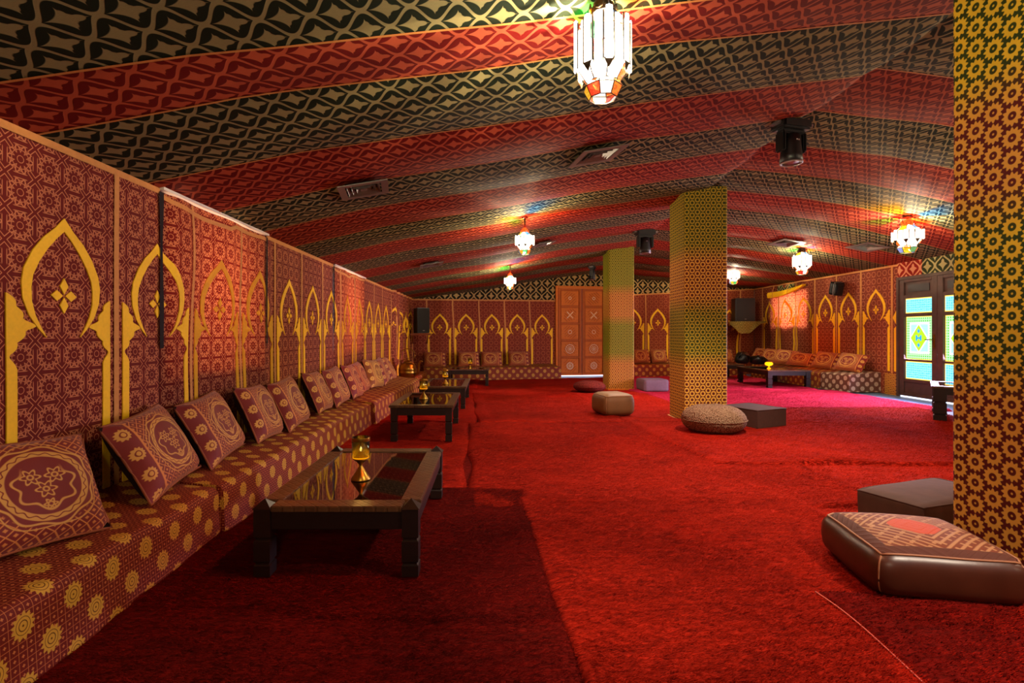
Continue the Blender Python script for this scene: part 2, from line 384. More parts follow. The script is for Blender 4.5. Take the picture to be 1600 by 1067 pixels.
def tube(name, pts, r, mat, parent=None, seg=8, taper=None):
    vs = []; fs = []; P = [Vector(p) for p in pts]; n = len(P)
    up = Vector((0, 0, 1))
    for i, p in enumerate(P):
        d = (P[min(i+1, n-1)]-P[max(i-1, 0)]).normalized()
        a = d.cross(up); a = a.normalized() if a.length > .05 else Vector((1, 0, 0)); b = d.cross(a).normalized()
        rr = r if taper is None else r+(taper-r)*i/(n-1)
        for k in range(seg):
            t = 2*PI*k/seg; vs.append(p+a*math.cos(t)*rr+b*math.sin(t)*rr)
    for i in range(n-1):
        for k in range(seg):
            k2 = (k+1) % seg; fs.append((i*seg+k, i*seg+k2, (i+1)*seg+k2, (i+1)*seg+k))
    fs += [tuple(range(seg))[::-1], tuple((n-1)*seg+k for k in range(seg))]
    return pyd(name, vs, fs, mat, parent, smooth=True)
def thing(name, label, cat, loc=(0, 0, 0), rz=0, group=None):
    o = bpy.data.objects.new(name, None); C.objects.link(o); o.empty_display_size = .1
    o.location = loc; o.rotation_euler = (0, 0, rz); o['label'] = label; o['category'] = cat
    if group: o['group'] = group
    return o
def tag(o, label, cat, group=None):
    o['label'] = label; o['category'] = cat
    if group: o['group'] = group
    return o
def struct(o, label=None):
    o['kind'] = 'structure'
    if label: o['label'] = label
    return o
def dup(root, label, loc=None, rz=None):
    def rec(o, par):
        c = o.copy(); C.objects.link(c)
        if par is not None: c.parent = par
        for ch in o.children: rec(ch, c)
        return c
    r = rec(root, None); r['label'] = label
    if loc is not None: r.location = loc
    if rz is not None: r.rotation_euler = (0, 0, rz)
    return r
def fl(x, y, z=0.0):                  # point of the plane at height z that the photograph shows at pixel x, y
    Z = (1.3-z)*800/(y-521); return ((x-767)/800*Z, Z)

# ------------------------------------------------------------------ ceiling height
NEAR = [(-2.6, .90), (-2.25, .985), (-1.25, 1.262), (0, 1.52), (1.13, 1.775), (2.45, 2.03), (3.1, 2.155), (3.14, 2.23), (3.5, 2.225), (4.8, 2.19), (5.7, 2.09), (6.6, 1.95), (7.6, 1.72), (8.5, 1.47), (8.8, 1.38)]
FAR = [(-2.6, .90), (-2.25, .975), (-1.17, 1.147), (.05, 1.33), (1.6, 1.64), (2.93, 1.82), (3.1, 1.83), (4.4, 1.70), (5.5, 1.66), (7.55, 1.49), (8.5, 1.45), (8.8, 1.38)]
def ceil_h(x, y, sag=True):
    a = np.interp(x, *zip(*NEAR)); b = np.interp(x, *zip(*FAR)); t = min(1, max(0, (y-5.5)/10))
    h = 1.3+a+(b-a)*t
    if sag:
        s = (y-.172*(x+2.25)-1.71)/.82; f = s-math.floor(s)
        edge = min(1, max(0, (x+2.25)/1.2))*min(1, max(0, (8.5-x)/1.0))
        h -= .035*math.sin(PI*f)*edge*(1 if y > 1 else .6)
        h += .012*noise.noise(Vector((x*.9, y*1.6, 0)))*edge
    return h
XL, XR = -2.25, 8.5
def zback(x): return 14.6+.177*(x+2.25)

# ------------------------------------------------------------------ floor, ceiling
fl_o = box('floor', (3.1, 7.0, -.05), (11.6, 21.5, .1), 'tile'); struct(fl_o)
ceil = bpy.data.objects.new('ceiling', None); C.objects.link(ceil); struct(ceil)
xs = sorted(set([round(v, 3) for v in np.linspace(-2.45, 8.7, 60)] + [3.1, 3.14]))
for k in range(-6, 20):
    y0 = 1.71+.82*k; y9 = y0+.82; rows = 7
    if k == 0: y0 = 2.08
    if k == -1: y9 = 2.08
    vs = []; uv = []; fs = []
    for j in range(rows):
        for x in xs:
            y = y0 + (y9 - y0) * j / (rows-1)
            y = y + .172*(x+2.25)
            y += .012*noise.noise(Vector((x*.8, k+(1 if j == rows-1 else 0), 3))) if j in (0, rows-1) else 0
            vs.append((x, y, ceil_h(x, y-.0005 if j == rows-1 else y+.0005))); uv.append((x+y*.02, y-.172*x))
    n = len(xs)
    for j in range(rows-1):
        for i in range(n-1): a = j*n+i; fs.append((a, a+1, a+n+1, a+n))
    if vs[0][1] > 14.7: break
    pyd('ceiling_cloth', vs, fs, 'red' if k % 2 == 0 else 'green', ceil, uv, True)
    # narrow tape over the seam
    tv = []; tf = []
    for i, x in enumerate(xs):
        y = y0+.172*(x+2.25)+.012*noise.noise(Vector((x*.8, k, 3))); z = ceil_h(x, y)
        tv += [(x, y-.008, z-.004), (x, y+.008, z-.004), (x, y, z+.004)]
    for i in range(n-1):
        a = 3*i; tf += [(a, a+1, a+4, a+3), (a+1, a+2, a+5, a+4)]
    pyd('seam_tape', tv, tf, 'tape', ceil)
# ------------------------------------------------------------------ walls
CUR = [(3.47, 5.12), (7.3, 9.1)]
def dr_left(s, z):
    off = 0; lat = 0
    for i, (a, b) in enumerate(CUR):
        if a < s < b:
            e = min(1, (s-a)/.12)*min(1, (b-s)/.12)
            off += e*(.016*math.sin(s*9+i)+.014*noise.noise(Vector((s*3, z*1.3, i)))+.02); lat += e*.030*noise.noise(Vector((s*.9, z*2.2, 5+i)))
    if s > 11.2:
        e = min(1, (s-11.2)/.3); off += e*(.05*math.sin(s*14+noise.noise(Vector((s*2, z*1.5, 9)))*2)+.03); lat += e*.05*noise.noise(Vector((s*1.5, z*2.5, 2)))
    off += .006*noise.noise(Vector((s*1.1, z*1.1, 0)))
    return off, lat
def dr_back(s, z):
    if s < 1.0: return .02*math.sin(s*9), .02*noise.noise(Vector((s, z*2, 4)))
    if s > 9.6: return .03*math.sin(s*9), .05*noise.noise(Vector((s, z*2, 4)))
    return .004*noise.noise(Vector((s, z, 4))), .015*noise.noise(Vector((s*.8, z*1.6, 7)))
def dr_right(s, z):
    if .8 < s < 3.0:
        e = min(1, (s-.8)/.2)*min(1, (3.0-s)/.2)
        return e*(.03*math.sin(s*8)+.02), e*.06*noise.noise(Vector((s*1.5, z*2.2, 3)))
    return .004, 0
class Wall:
    def __init__(s, o, d, nrm, drape): s.o = Vector(o+(0,)); s.d = Vector(d+(0,)).normalized(); s.n = Vector(nrm+(0,)).normalized(); s.dr = drape
    def __call__(s, a, z, off=0):
        do, la = s.dr(a, z); return s.o+s.d*(a+la)+s.n*(off+do)+Vector((0, 0, z))
WL = Wall((XL, 0), (0, 1), (1, 0), dr_left); WB = Wall((XL, 14.6), (1, .177), (.177, -1), dr_back); WR = Wall((XR, 16.5), (0, -1), (-1, 0), dr_right)
BL = math.hypot(XR-XL, 1.9)
def cloth(name, W, a0, a1, z0, z1, mat, parent, off=.0, du=.08, dz=.12, top=None, uo=0):
    nu = max(2, int((a1-a0)/du)+1); nz = max(2, int((z1-z0)/dz)+1); vs = []; uv = []; fs = []
    for j in range(nz):
        for i in range(nu):
            a = a0+(a1-a0)*i/(nu-1); zt = z1 if top is None else top(a); z = z0+(zt-z0)*j/(nz-1)
            vs.append(W(a, z, off)); uv.append((a-uo, z))
    for j in range(nz-1):
        for i in range(nu-1): q = j*nu+i; fs.append((q, q+1, q+nu+1, q+nu))
    return pyd(name, vs, fs, mat, parent, uv, True)
def band2d(name, W, outer, inner, cx, sc_, zo, mat, parent, off=.007, mir=1):
    """closed ribbon between two poly-lines given in panel units"""
    vs = []; fs = []; N = len(outer)
    for (p, q) in zip(outer, inner):
        for e, (dx, z) in ((0, p), (1, q)):
            vs.append(W(cx+mir*dx*sc_, z*sc_+zo, off))
    for (p, q) in zip(outer, inner):
        for e, (dx, z) in ((0, p), (1, q)):
            vs.append(W(cx+mir*dx*sc_, z*sc_+zo, .001))
    for i in range(N-1):
        a = 2*i; fs.append((a, a+1, a+3, a+2)); b = 2*N+a; fs.append((a, a+2, b+2, b)); fs.append((a+1, b+1, b+3, a+3))
    return pyd(name, vs, fs, mat, parent)
def dens(pl, k=3):
    out = []
    for i in range(len(pl)-1):
        for t in range(k): out.append((pl[i][0]+(pl[i+1][0]-pl[i][0])*t/k, pl[i][1]+(pl[i+1][1]-pl[i][1])*t/k))
    return out+[pl[-1]]
AO = [(0, 1.905), (.055, 1.845), (.125, 1.785), (.185, 1.71), (.232, 1.62), (.245, 1.55), (.238, 1.47), (.205, 1.39), (.155, 1.325), (.108, 1.28)]
AI = [(0, 1.835), (.048, 1.79), (.10, 1.73), (.148, 1.66), (.182, 1.59), (.192, 1.53), (.190, 1.46), (.170, 1.39), (.138, 1.33), (.106, 1.282)]
def arch_set(W, a0, wd, s, zo, par, zbot):
    """all appliques of one bay that starts at a0 and is wd wide"""
    cx = a0+wd/2
    o = dens(AO); i = dens(AI)
    full_o = [(-x, z) for x, z in o[::-1]]+o[1:]; full_i = [(-x, z) for x, z in i[::-1]]+i[1:]
    band2d('arch_applique', W, full_o, full_i, cx, s, zo, 'gold', par)
    # four-petal star
    for k in range(4):
        c, sn = math.cos(k*PI/2), math.sin(k*PI/2); L, hw = (.085, .026) if k % 2 else (.072, .028)
        pts = [(.008*c, .008*sn), ((.008+L/2)*c-hw*sn, (.008+L/2)*sn+hw*c), ((.008+L)*c, (.008+L)*sn), ((.008+L/2)*c+hw*sn, (.008+L/2)*sn-hw*c)]
        vs = [W(cx+x*s, (1.497+z)*s+zo, .007) for x, z in pts]+[W(cx+x*s, (1.497+z)*s+zo, .001) for x, z in pts]
        pyd('star_petal', vs, [(0, 1, 2, 3), (0, 4, 5, 1), (1, 5, 6, 2), (2, 6, 7, 3), (3, 7, 4, 0)], 'gold', par)
    for mir in (1, -1):
        edge = wd/2/s-.052
        # outline: straight inner edge, scalloped outer edge
        zz = np.linspace(1.49, 1.185, 40); outer = []
        for z in zz:
            t = (1.49-z)/(1.49-1.185)
            env = .105*(1-abs(t-.52)/.52)**.9 if t < .52 else .105*(1-(t-.52)/.48)**1.05
            wv = .017*abs(math.sin(t*PI*5.2))
            if abs(t-.5) < .07: wv += .036*(1-abs(t-.5)/.07)**.6
            outer.append((edge-(env+wv+.006), z))
        outer += [(edge-.004-.05*min(1, max(0, (1.185-z)/.05))**.6, z) for z in (1.175, 1.165, 1.15, 1.13)]
        zb = (zbot-zo)/s
        outer += [(edge-.054, z) for z in np.linspace(1.10, zb, 8)]
        inner = [(edge, z) for _, z in outer]
        band2d('pillar_applique', W, outer, inner, cx, s, zo, 'gold', par, mir=mir)
# left wall: backing boards with openings where windows are
wl = bmesh.new()
for (a, b, z0, z1) in ((-3.9, 3.6, -.0, 2.3), (5.0, 7.45, 0, 2.3), (8.95, 14.7, 0, 2.3), (3.6, 5.0, 0, 1.05), (7.45, 8.95, 0, 1.05)):
    bm_box(wl, (XL-.11, (a+b)/2, (z0+z1)/2), (.1, b-a, z1-z0))
wall_left = struct(fin('wall_left', wl, 'plaster'))
ZT = 2.28
bays = [3.07+.752*k for k in range(-6, 16)]
cuts = sorted([a for a in bays if 0 < a < 14.5]+[c for ab in CUR for c in ab]+[-.68, 14.6])
curtains = []
labs = ['loose maroon hanging with wavy tape in front of the near left window', 'loose maroon hanging glowing over the farther left window']
for i, (a, b) in enumerate(CUR):
    t = thing('wall_curtain', labs[i], 'wall hanging', (XL, (a+b)/2, 0)); curtains.append(t)
    t.location = (0, 0, 0)
    cloth('hanging_cloth', WL, a, b, .25, ZT-.02, 'girih_thin', t, .002, .04, .08)
    for e in (a+.006, b-.006):
        vs = []; 
        for z in np.linspace(1.2 if i == 0 else 1.3, ZT-.02, 14):
            wq = .016 if e < 4 or i else .022
            wq *= (1+.6*noise.noise(Vector((e, z*3, 1)))); vs += [WL(e-wq, z, .014), WL(e+wq, z, .014)]
        pyd('dark_gap_strip', vs, [(2*j, 2*j+1, 2*j+3, 2*j+2) for j in range(13)], 'gap_dark', t)  # dark strip drawn in for the shaded gap at the hanging's edge
    tag(box('white_window_head', (XL+.01, (a+b)/2, ZT+.012), (.05, b-a, .035), 'white'), ['white board above the near loose hanging on the left wall', 'white board above the farther loose hanging on the left wall'][i], 'board')
for a, b in zip(cuts[:-1], cuts[1:]):
    if any(c0-1e-6 <= a and b <= c1+1e-6 for c0, c1 in CUR): continue
    cloth('cloth_panel', WL, a, b, 0, ZT, 'girih', wall_left, .0, .10, .25)
def owner(a):
    for (c0, c1), t in zip(CUR, curtains):
        if c0 < a < c1: return t
    return wall_left
for a in bays:
    if a > -1.0:
        if a+.752 < 14.6: arch_set(WL, a, .752, 1.0, 0, owner(a+.376), .30)
        vs = []
        zs = np.linspace(.3, ZT-.03, 24)
        for z in zs: vs += [WL(a-.020, z, .006), WL(a+.020, z, .006)]
        pyd('seam_tape', vs, [(2*j, 2*j+1, 2*j+3, 2*j+2) for j in range(23)], 'tape', owner(a))
def top_tape(W, a0, a1, top, par, h=.035):
    vs = []; n = int((a1-a0)/.1)+2
    for a in np.linspace(a0, a1, n): z = top(a); vs += [W(a, z-h, .008), W(a, z+.004, .008), W(a, z+.004, -.004)]
    fs = []
    for j in range(n-1): q = 3*j; fs += [(q, q+3, q+4, q+1), (q+1, q+4, q+5, q+2)]
    pyd('top_tape', vs, fs, 'tape', par)
segs = [(-.68, 3.47), (5.12, 7.3), (9.1, 14.6)]
for a, b in segs: top_tape(WL, a, b, lambda a: ZT, wall_left)
for (a, b), t in zip(CUR, curtains):
    sagf = lambda s, a=a, b=b: ZT-.03-.05*math.sin(PI*(s-a)/(b-a))**.5*(1 if s < a+.9 else .3)
    top_tape(WL, a, b, sagf, t, .03)
# back wall
DX0, DX1 = 1.93, 3.55
def sx(x): return (x-XL)/(XR-XL)*BL
sD0, sD1 = sx(DX0), sx(DX1)
wb = bmesh.new()
ang_b = math.atan2(.177, 1)
def wbox(a0, a1, z0, z1, off, th, bm):
    c = WB.o+WB.d*((a0+a1)/2)+WB.n*off; bm_box(bm, (c.x, c.y, (z0+z1)/2), (a1-a0, th, z1-z0), rz=ang_b)
wbox(-.3, sD0+.05, 0, 3.3, -.08, .1, wb); wbox(sD1-.05, BL+.3, 0, 3.3, -.08, .1, wb); wbox(sD0, sD1, 2.7, 3.3, -.08, .1, wb)
wall_back = struct(fin('wall_back', wb, 'plaster'))
topBL = lambda a: 2.285+.01*a/4
topBR = lambda a: 2.50+(2.74-2.50)*(a-sx(4.3))/(BL-sx(4.3))
bayL = [sD0-.03-.762*k for k in range(6, 0, -1)]
edges = [0]+[b for b in bayL if b > .1]+[sD0]
for a, b in zip(edges[:-1], edges[1:]): cloth('cloth_panel', WB, a, b, 0, 2.3, 'girih_far', wall_back, 0, .1, .25, topBL)
for a in bayL:
    if a > .0: arch_set(WB, a, .762, .985, 0, wall_back, .3)
    if a > .1:
        vs = []
        for z in np.linspace(.3, 2.27, 14): q = .09*math.sin((z-.3)/2*PI/2); vs += [WB(a-.02-q+.09, z, .006), WB(a+.02-q+.09, z, .006)]
        pyd('seam_tape', vs, [(2*j, 2*j+1, 2*j+3, 2*j+2) for j in range(13)], 'tape', wall_back)
s1009 = sx(4.79); bayR = [s1009+.815*k for k in range(-1, 5)]
edges = [sD1, s1009]+[b for b in bayR[2:] if b < BL]+[BL]
for a, b in zip(edges[:-1], edges[1:]): cloth('cloth_panel', WB, a, b, 0, 2.6, 'girih_far', wall_back, 0, .1, .25, topBR)
for a in bayR:
    if a+.82 < BL+.1 : arch_set(WB, a, .815, 1.09, 0, wall_back, .35)
    vs = []
    for z in np.linspace(.3, topBR(a)-.03, 14): vs += [WB(a-.02, z, .006), WB(a+.02, z, .006)]
    pyd('seam_tape', vs, [(2*j, 2*j+1, 2*j+3, 2*j+2) for j in range(13)], 'tape', wall_back)
top_tape(WB, 0, sD0, topBL, wall_back); top_tape(WB, sD1, BL, topBR, wall_back)
def upper(a0, a1, bot):
    vs = []; uv = []; n = 24
    for a in np.linspace(a0, a1, n):
        p = WB.o+WB.d*a; zt = ceil_h(p.x, p.y, False)+.05; z0 = bot(a)
        for z in (z0, max(z0+.02, zt)): q = WB(a, z, .003); vs.append(q); uv.append((a, z))
    pyd('upper_band_cloth', vs, [(2*j, 2*j+2, 2*j+3, 2*j+1) for j in range(n-1)], 'band', wall_back, uv)
upper(0, sD0, topBL); upper(sD0, sD1, lambda a: 2.72); upper(sD1, BL, topBR)
# right wall
wr = bmesh.new()
for (a, b, z0, z1) in ((10.72, 13.8, 0, 2.85), (15.35, 16.7, 0, 2.85), (13.8, 15.35, 0, 1.53), (13.8, 15.35, 2.42, 2.85), (-3.9, 8.75, 0, 2.85), (8.75, 10.72, 2.46, 2.85)):
    bm_box(wr, (XR+.11, (a+b)/2, (z0+z1)/2), (.1, b-a, z1-z0))
wall_right = struct(fin('wall_right', wr, 'plaster'))
topR = lambda a: 2.74
stripsR = [16.0, 15.14, 14.28, 13.42, 12.58, 11.75, 10.84]
aR = [16.5-y for y in stripsR]
ed = [0]+aR+[16.5-10.68]
wc = thing('wall_curtain', 'maroon hanging lit coral from behind on the right wall', 'wall hanging')
for a, b in zip(ed[:-1], ed[1:]):
    mid = 16.5-(a+b)/2; inn = 13.42 < mid < 15.9
    cloth('hanging_cloth' if inn else 'cloth_panel', WR, a, b, .0, 2.74, 'girih_thin' if inn else 'girih', wc if inn else wall_right, 0, .08, .2)
for a, b in zip(aR[:-1], aR[1:]):
    mid = 16.5-(a+b)/2; arch_set(WR, a, b-a, 1.13, .13, wc if 13.42 < mid < 15.9 else wall_right, .5)
arch_set(WR, aR[-1]-.0, .88, 1.13, .13, wall_right, .5) if False else None
for a in aR:
    vs = []
    for z in np.linspace(.45, 2.71, 16): vs += [WR(a-.026, z, .006), WR(a+.026, z, .006)]
    pyd('seam_tape', vs, [(2*j, 2*j+1, 2*j+3, 2*j+2) for j in range(15)], 'tape', wc if 13.5 < 16.5-a < 15.5 else wall_right)
thin = [m for m in bpy.data.materials if m.name.startswith('thin_yellow')][0]
for cu in curtains+[wc]:
    for ch in cu.children:
        if ch.name.startswith(('arch', 'pillar', 'star')): ch.data.materials[0] = thin
# half pillar beside the glass door
o_ = [(.045-.10*max(0, 1-abs(z-1.33)/.15), z) for z in np.linspace(1.49, 1.18, 12)]+[(-.02, z) for z in np.linspace(1.13, .33, 6)]
band2d('pillar_applique', WR, o_, [(.062, z) for _, z in o_], aR[-1]+.08, 1.13, .13, 'gold', wall_right)
top_tape(WR, 0, ed[-1], topR, wall_right)
cloth('over_door_cloth', WR, 5.82, 6.42, 2.46, 2.80, 'bandred', wall_right, .01)
cloth('over_door_cloth', WR, 6.42, 8.4, 2.44, 2.80, 'bandgreen', wall_right, .01)
cloth('cloth_panel', WR, 7.8, 19.5, 0, 2.8, 'girih', wall_right, .01, .3, .4)
cloth('low_patch_cloth', WR, 5.48, 5.80, .0, .46, 'hex3', wall_right, .02)
# rolled cloth above the lit hanging
t = thing('rolled_cloth', 'rolled up yellow edged cloth above the coral lit hanging', 'cloth', (0, 0, 0))
def roll_pt(f): return (8.36, 15.42-1.72*f, 2.44+.02*f+.26*max(0, f-.35)**1.5)
vs = []; uv = []; N = 16
for i in range(N):
    x, y, z = roll_pt(i/(N-1)); hh = .16*(1-.75*(i/(N-1))**2)
    for dx, dz in ((-.03, -hh/2), (-.05, 0), (-.03, hh/2), (.05, hh/2+.01), (.08, 0), (.05, -hh/2)): vs.append((x+dx, y, z+dz))
fs = [(i*6+k, i*6+(k+1) % 6, i*6+6+(k+1) % 6, i*6+6+k) for i in range(N-1) for k in range(6)]+[(0, 1, 2, 3, 4, 5), tuple((N-1)*6+k for k in range(6))]
pyd('yellow_roll', vs, fs, 'gold', t)
pyd('green_flap', [(8.44, 15.1, 2.5), (8.44, 14.3, 2.52), (8.46, 14.3, 2.70), (8.46, 15.1, 2.70)]+[(8.47, 15.1, 2.5), (8.47, 14.3, 2.52), (8.48, 14.3, 2.70), (8.48, 15.1, 2.70)],
    [(0, 1, 2, 3), (4, 5, 6, 7), (0, 1, 5, 4), (2, 3, 7, 6)], 'bandgreen', t, [(0, 0), (.8, 0), (.8, .2), (0, .2)]*2)
for f in (.18, .62):
    x, y, z = roll_pt(f); tube('tie_cord', [(x-.055, y, z-.1), (x-.06, y, z), (x-.05, y, z+.09), (x+.0, y, 2.72)], .006, 'tape', t, 6)
# wall behind the camera
wf = box('wall_front', (3.1, -3.85, 1.6), (11.4, .1, 3.4), 'plaster'); struct(wf)

# ------------------------------------------------------------------ wooden door in the back wall
d1 = struct(bpy.data.objects.new('door_1', None), 'double door of orange pine with carved square panels'); C.objects.link(d1)
p0 = WB.o+WB.d*sD0; d1.location = (p0.x, p0.y, 0); d1.rotation_euler = (0, 0, ang_b)
WD = sD1-sD0
for nm, c, s in (('door_frame', (.035, 0, 1.365), (.07, .1, 2.73)), ('door_frame', (WD-.035, 0, 1.365), (.07, .1, 2.73)), ('door_frame', (WD/2, 0, 2.69), (WD-.14, .1, .08))):
    box(nm, c, s, 'doorwood2', d1, .008)
lw = (WD-.14)/2
for li in range(2):
    x0 = .07+li*lw
    leaf = box('door_leaf', (x0+lw/2, .0, 1.345), (lw-.02, .03, 2.60), 'doorwood', d1)
    for (cx, sw, cz, sh) in ((x0+.05, .08, 1.345, 2.6), (x0+lw-.05, .08, 1.345, 2.6)): box('stile', (cx, -.028, cz), (sw, .03, sh), 'doorwood', leaf, .004)
    for r in range(6): box('rail', (x0+lw/2, -.028, .075+r*.508), (lw-.18, .03, .06), 'doorwood', leaf, .004)
    for r in range(5):
        zc = .075+.254+r*.508; pw, ph = lw-.2, .43
        pn = box('door_panel', (x0+lw/2, -.02, zc), (pw, .02, ph), 'doorwood2', leaf, .01)
        bm = bmesh.new()
        for k in range(-3, 4):      # diagonal grooves as thin laths
            L = .9*(pw-abs(k)*.11)
            if L > .05:
                v = bm_box(bm, (0, 0, 0), (L*.8, .010, .020)); bmesh.ops.rotate(bm, verts=v, cent=(0, 0, 0), matrix=Matrix.Rotation((.75 if (r+li) % 2 else -.75), 3, 'Y'))
                bmesh.ops.translate(bm, vec=(x0+lw/2+k*.045, -.033, zc+k*.045*(1 if (r+li) % 2 else -1)), verts=v)
        fin('lath_relief', bm, 'doorwood', leaf)
        def ringm(rad, wd2, nn=20, ph_=0):
            vs = []; fs = []
            for k in range(nn):
                a = 2*PI*k/nn
                for rr in (rad-wd2, rad+wd2): vs.append((x0+lw/2+rr*math.cos(a), -.043, zc+rr*math.sin(a)))
            for k in range(nn): q = 2*k; fs.append((q, q+1, (q+3) % (2*nn), (q+2) % (2*nn)))
            return pyd('inlay_ring', vs, fs, 'inlay', leaf)
        if r in (1, 0): ringm(.13 if r else .10, .008); ringm(.075, .006); ringm(.03, .012, 8)
        elif r == 2: ringm(.055, .007)
        elif r == 3:
            for q in range(4):
                a = q*PI/2+PI/4; bm = bmesh.new(); v = bm_box(bm, (0, 0, 0), (.13, .006, .022), .0); bmesh.ops.rotate(bm, verts=v, cent=(0, 0, 0), matrix=Matrix.Rotation(-a, 3, 'Y'))
                bmesh.ops.translate(bm, vec=(x0+lw/2+.075*math.cos(a), -.043, zc+.075*math.sin(a)), verts=v); fin('inlay_bar', bm, 'inlay', leaf)
        else: ringm(.04, .008, 12)
box('light_gap', (WD/2, -.06, .03), (WD-.2, .02, .025), 'lit', d1)
# ------------------------------------------------------------------ stained glass doors in the right wall
d2 = struct(bpy.data.objects.new('door_2', None), 'brown wooden double door with blue and green stained glass'); C.objects.link(d2)
d2.location = (XR, 10.68, 0)        # children: local -y runs along the wall towards the camera
def dbox(name, y, z, sy, sz, mat, par, x=0., th=.05, bev=.004):
    return box(name, (x, -y, z), (th, sy, sz), mat, par, bev)
dbox('door_frame', .03, 1.23, .06, 2.46, 'greywood', d2, 0, .1); dbox('door_frame', 1.90, 1.23, .06, 2.46, 'greywood', d2, 0, .1); dbox('door_frame', .965, 2.43, 1.81, .06, 'greywood', d2, 0, .1)
def rect(name, y0, y1, z0, z1, x, mat, par):
    vs = [(x, -y0, z0), (x, -y1, z0), (x, -y1, z1), (x, -y0, z1)]+[(x+.006, -y0, z0), (x+.006, -y1, z0), (x+.006, -y1, z1), (x+.006, -y0, z1)]
    return pyd(name, vs, [(0, 1, 2, 3), (0, 4, 5, 1), (1, 5, 6, 2), (2, 6, 7, 3), (3, 7, 4, 0)], mat, par, [(-v[1], v[2]) for v in vs])
for li in range(2):
    y0 = .06+li*.905; y1 = y0+.90; yc = (y0+y1)/2
    leaf = dbox('door_leaf', yc, .19, .72, .30, 'greywood', d2, .01, .04)
    for yy in (y0+.06, y1-.06): dbox('stile', yy, 1.215, .12, 2.37, 'greywood', leaf, 0, .06)
    for (z0, z1) in ((.03, .10), (.32, .38), (.74, .78), (1.64, 1.71), (2.01, 2.08), (2.34, 2.40)): dbox('rail', yc, (z0+z1)/2, .66, z1-z0, 'greywood', leaf, 0, .06)
    dbox('top_panel', yc, 2.21, .66, .26, 'greywood', leaf, .015, .03); dbox('carved_panel', yc, 2.21, .52, .15, 'darkwood', leaf, -.005, .012)
    for z0, z1 in ((.38, .74), (1.71, 2.01)):
        rect('pane_border', y0+.12, y1-.12, z0, z1, .01, 'st_yellow', leaf); rect('pane', y0+.14, y1-.14, z0+.02, z1-.02, .0, 'st_arab', leaf)
    a, b, z0, z1 = y0+.12, y1-.12, .78, 1.64
    rect('pane_border', a, b, z0, z1, .02, 'st_yellow', leaf); rect('pane', a+.015, b-.015, z0+.015, z1-.015, .015, 'st_green', leaf)
    rect('pane', a+.10, b-.10, z0+.12, z1-.12, .010, 'st_white', leaf); rect('pane', a+.13, b-.13, z0+.16, z1-.16, .006, 'st_field', leaf)
    zc = (z0+z1)/2
    for k, (wq, hq, mt, xx) in enumerate(((.22, .30, 'st_white', .002), (.195, .265, 'st_lime', -.002))):
        vs = [(xx, -yc+wq, zc), (xx, -yc, zc+hq), (xx, -yc-wq, zc), (xx, -yc, zc-hq)]
        pyd('diamond_pane', vs, [(0, 1, 2, 3)], mt, leaf, [(-v[1], v[2]) for v in vs])
    for (dy, dz, w_, h_) in ((0, 0, .10, .03), (-.05, 0, .03, .11), (.05, 0, .03, .11), (0, .14, .06, .025), (0, .14, .02, .08), (0, -.14, .06, .025), (0, -.14, .02, .08)):
        rect('blue_motif', yc+dy-w_/2, yc+dy+w_/2, zc+dz-h_/2, zc+dz+h_/2, -.008, 'st_blue', leaf)
    if li == 0:
        dbox('handle_plate', y1-.06, 1.15, .035, .26, 'brass', leaf, -.035, .012)
        tube('door_handle', [(-.04, -(y1-.06), 1.18), (-.085, -(y1-.06), 1.18), (-.09, -(y1-.20), 1.18)], .010, 'brass', leaf)
rect('light_gap', .08, 1.85, .0, .025, -.02, 'lit', d2)

# ------------------------------------------------------------------ columns
def column(label, x0, y0, wx, wy, mat, loc_top=None, base=False, flap=False):
    cx, cy = x0+wx/2, y0+wy/2
    t = thing('column', label, 'column', (cx, cy, 0)); h = min(ceil_h(cx-wx/2, cy, False), ceil_h(cx, cy, False))+.06
    # wrapped cloth: rounded square, uv in metres around the perimeter
    prof = []; r = .035; hx, hy = wx/2, wy/2
    for qx, qy, a0 in ((hx-r, -hy+r, -PI/2), (hx-r, hy-r, 0), (-hx+r, hy-r, PI/2), (-hx+r, -hy+r, PI)):
        for k in range(5): a = a0+k*PI/8; prof.append((qx+r*math.cos(a), qy+r*math.sin(a)))
    prof.append(prof[0]); pr = []
    for i in range(len(prof)-1):
        a, b = prof[i], prof[i+1]; L = math.dist(a, b); n = max(1, int(L/.08))
        pr += [(a[0]+(b[0]-a[0])*k/n, a[1]+(b[1]-a[1])*k/n) for k in range(n)]
    pr.append(pr[0]); ds = [0]
    for a, b in zip(pr[:-1], pr[1:]): ds.append(ds[-1]+math.dist(a, b))
    vs = []; uv = []; fs = []; nz = 40; n = len(pr)
    for j in range(nz+1):
        z = .015+h*j/nz
        for (x, y), d in zip(pr, ds):
            q = 1+.010*noise.noise(Vector((d*1.3, z*.9, cy))); vs.append((x*q, y*q, z)); uv.append((d, z))
    for j in range(nz):
        for i in range(n-1): a = j*n+i; fs.append((a, a+1, a+n+1, a+n))
    pyd('wrapped_cloth', vs, fs, mat, t, uv, True)
    if base: box('wooden_plinth', (0, 0, .03), (wx+.04, wy+.04, .05), 'doorwood2', t, .008)
    if flap: tube('cloth_hem', [(-hx-.012, hy, .03), (-hx-.012, 0, .025), (-hx-.012, -hy-.01, .03), (-.1, -hy-.02, .03), (hx, -hy-.02, .03)], .016, 'tape', t, 6)
    return t
column('nearest column wrapped in yellow flower cloth at the right edge', 2.72, 2.41, .64, .62, 'hex1')
column('middle column wrapped in yellow hexagon cloth behind the knitted pouf', 2.77, 7.32, .62, .64, 'hex2', flap=True)
column('farthest column wrapped in fine hexagon cloth beside the pine door', 2.66, 11.56, .58, .62, 'hex3', base=True)

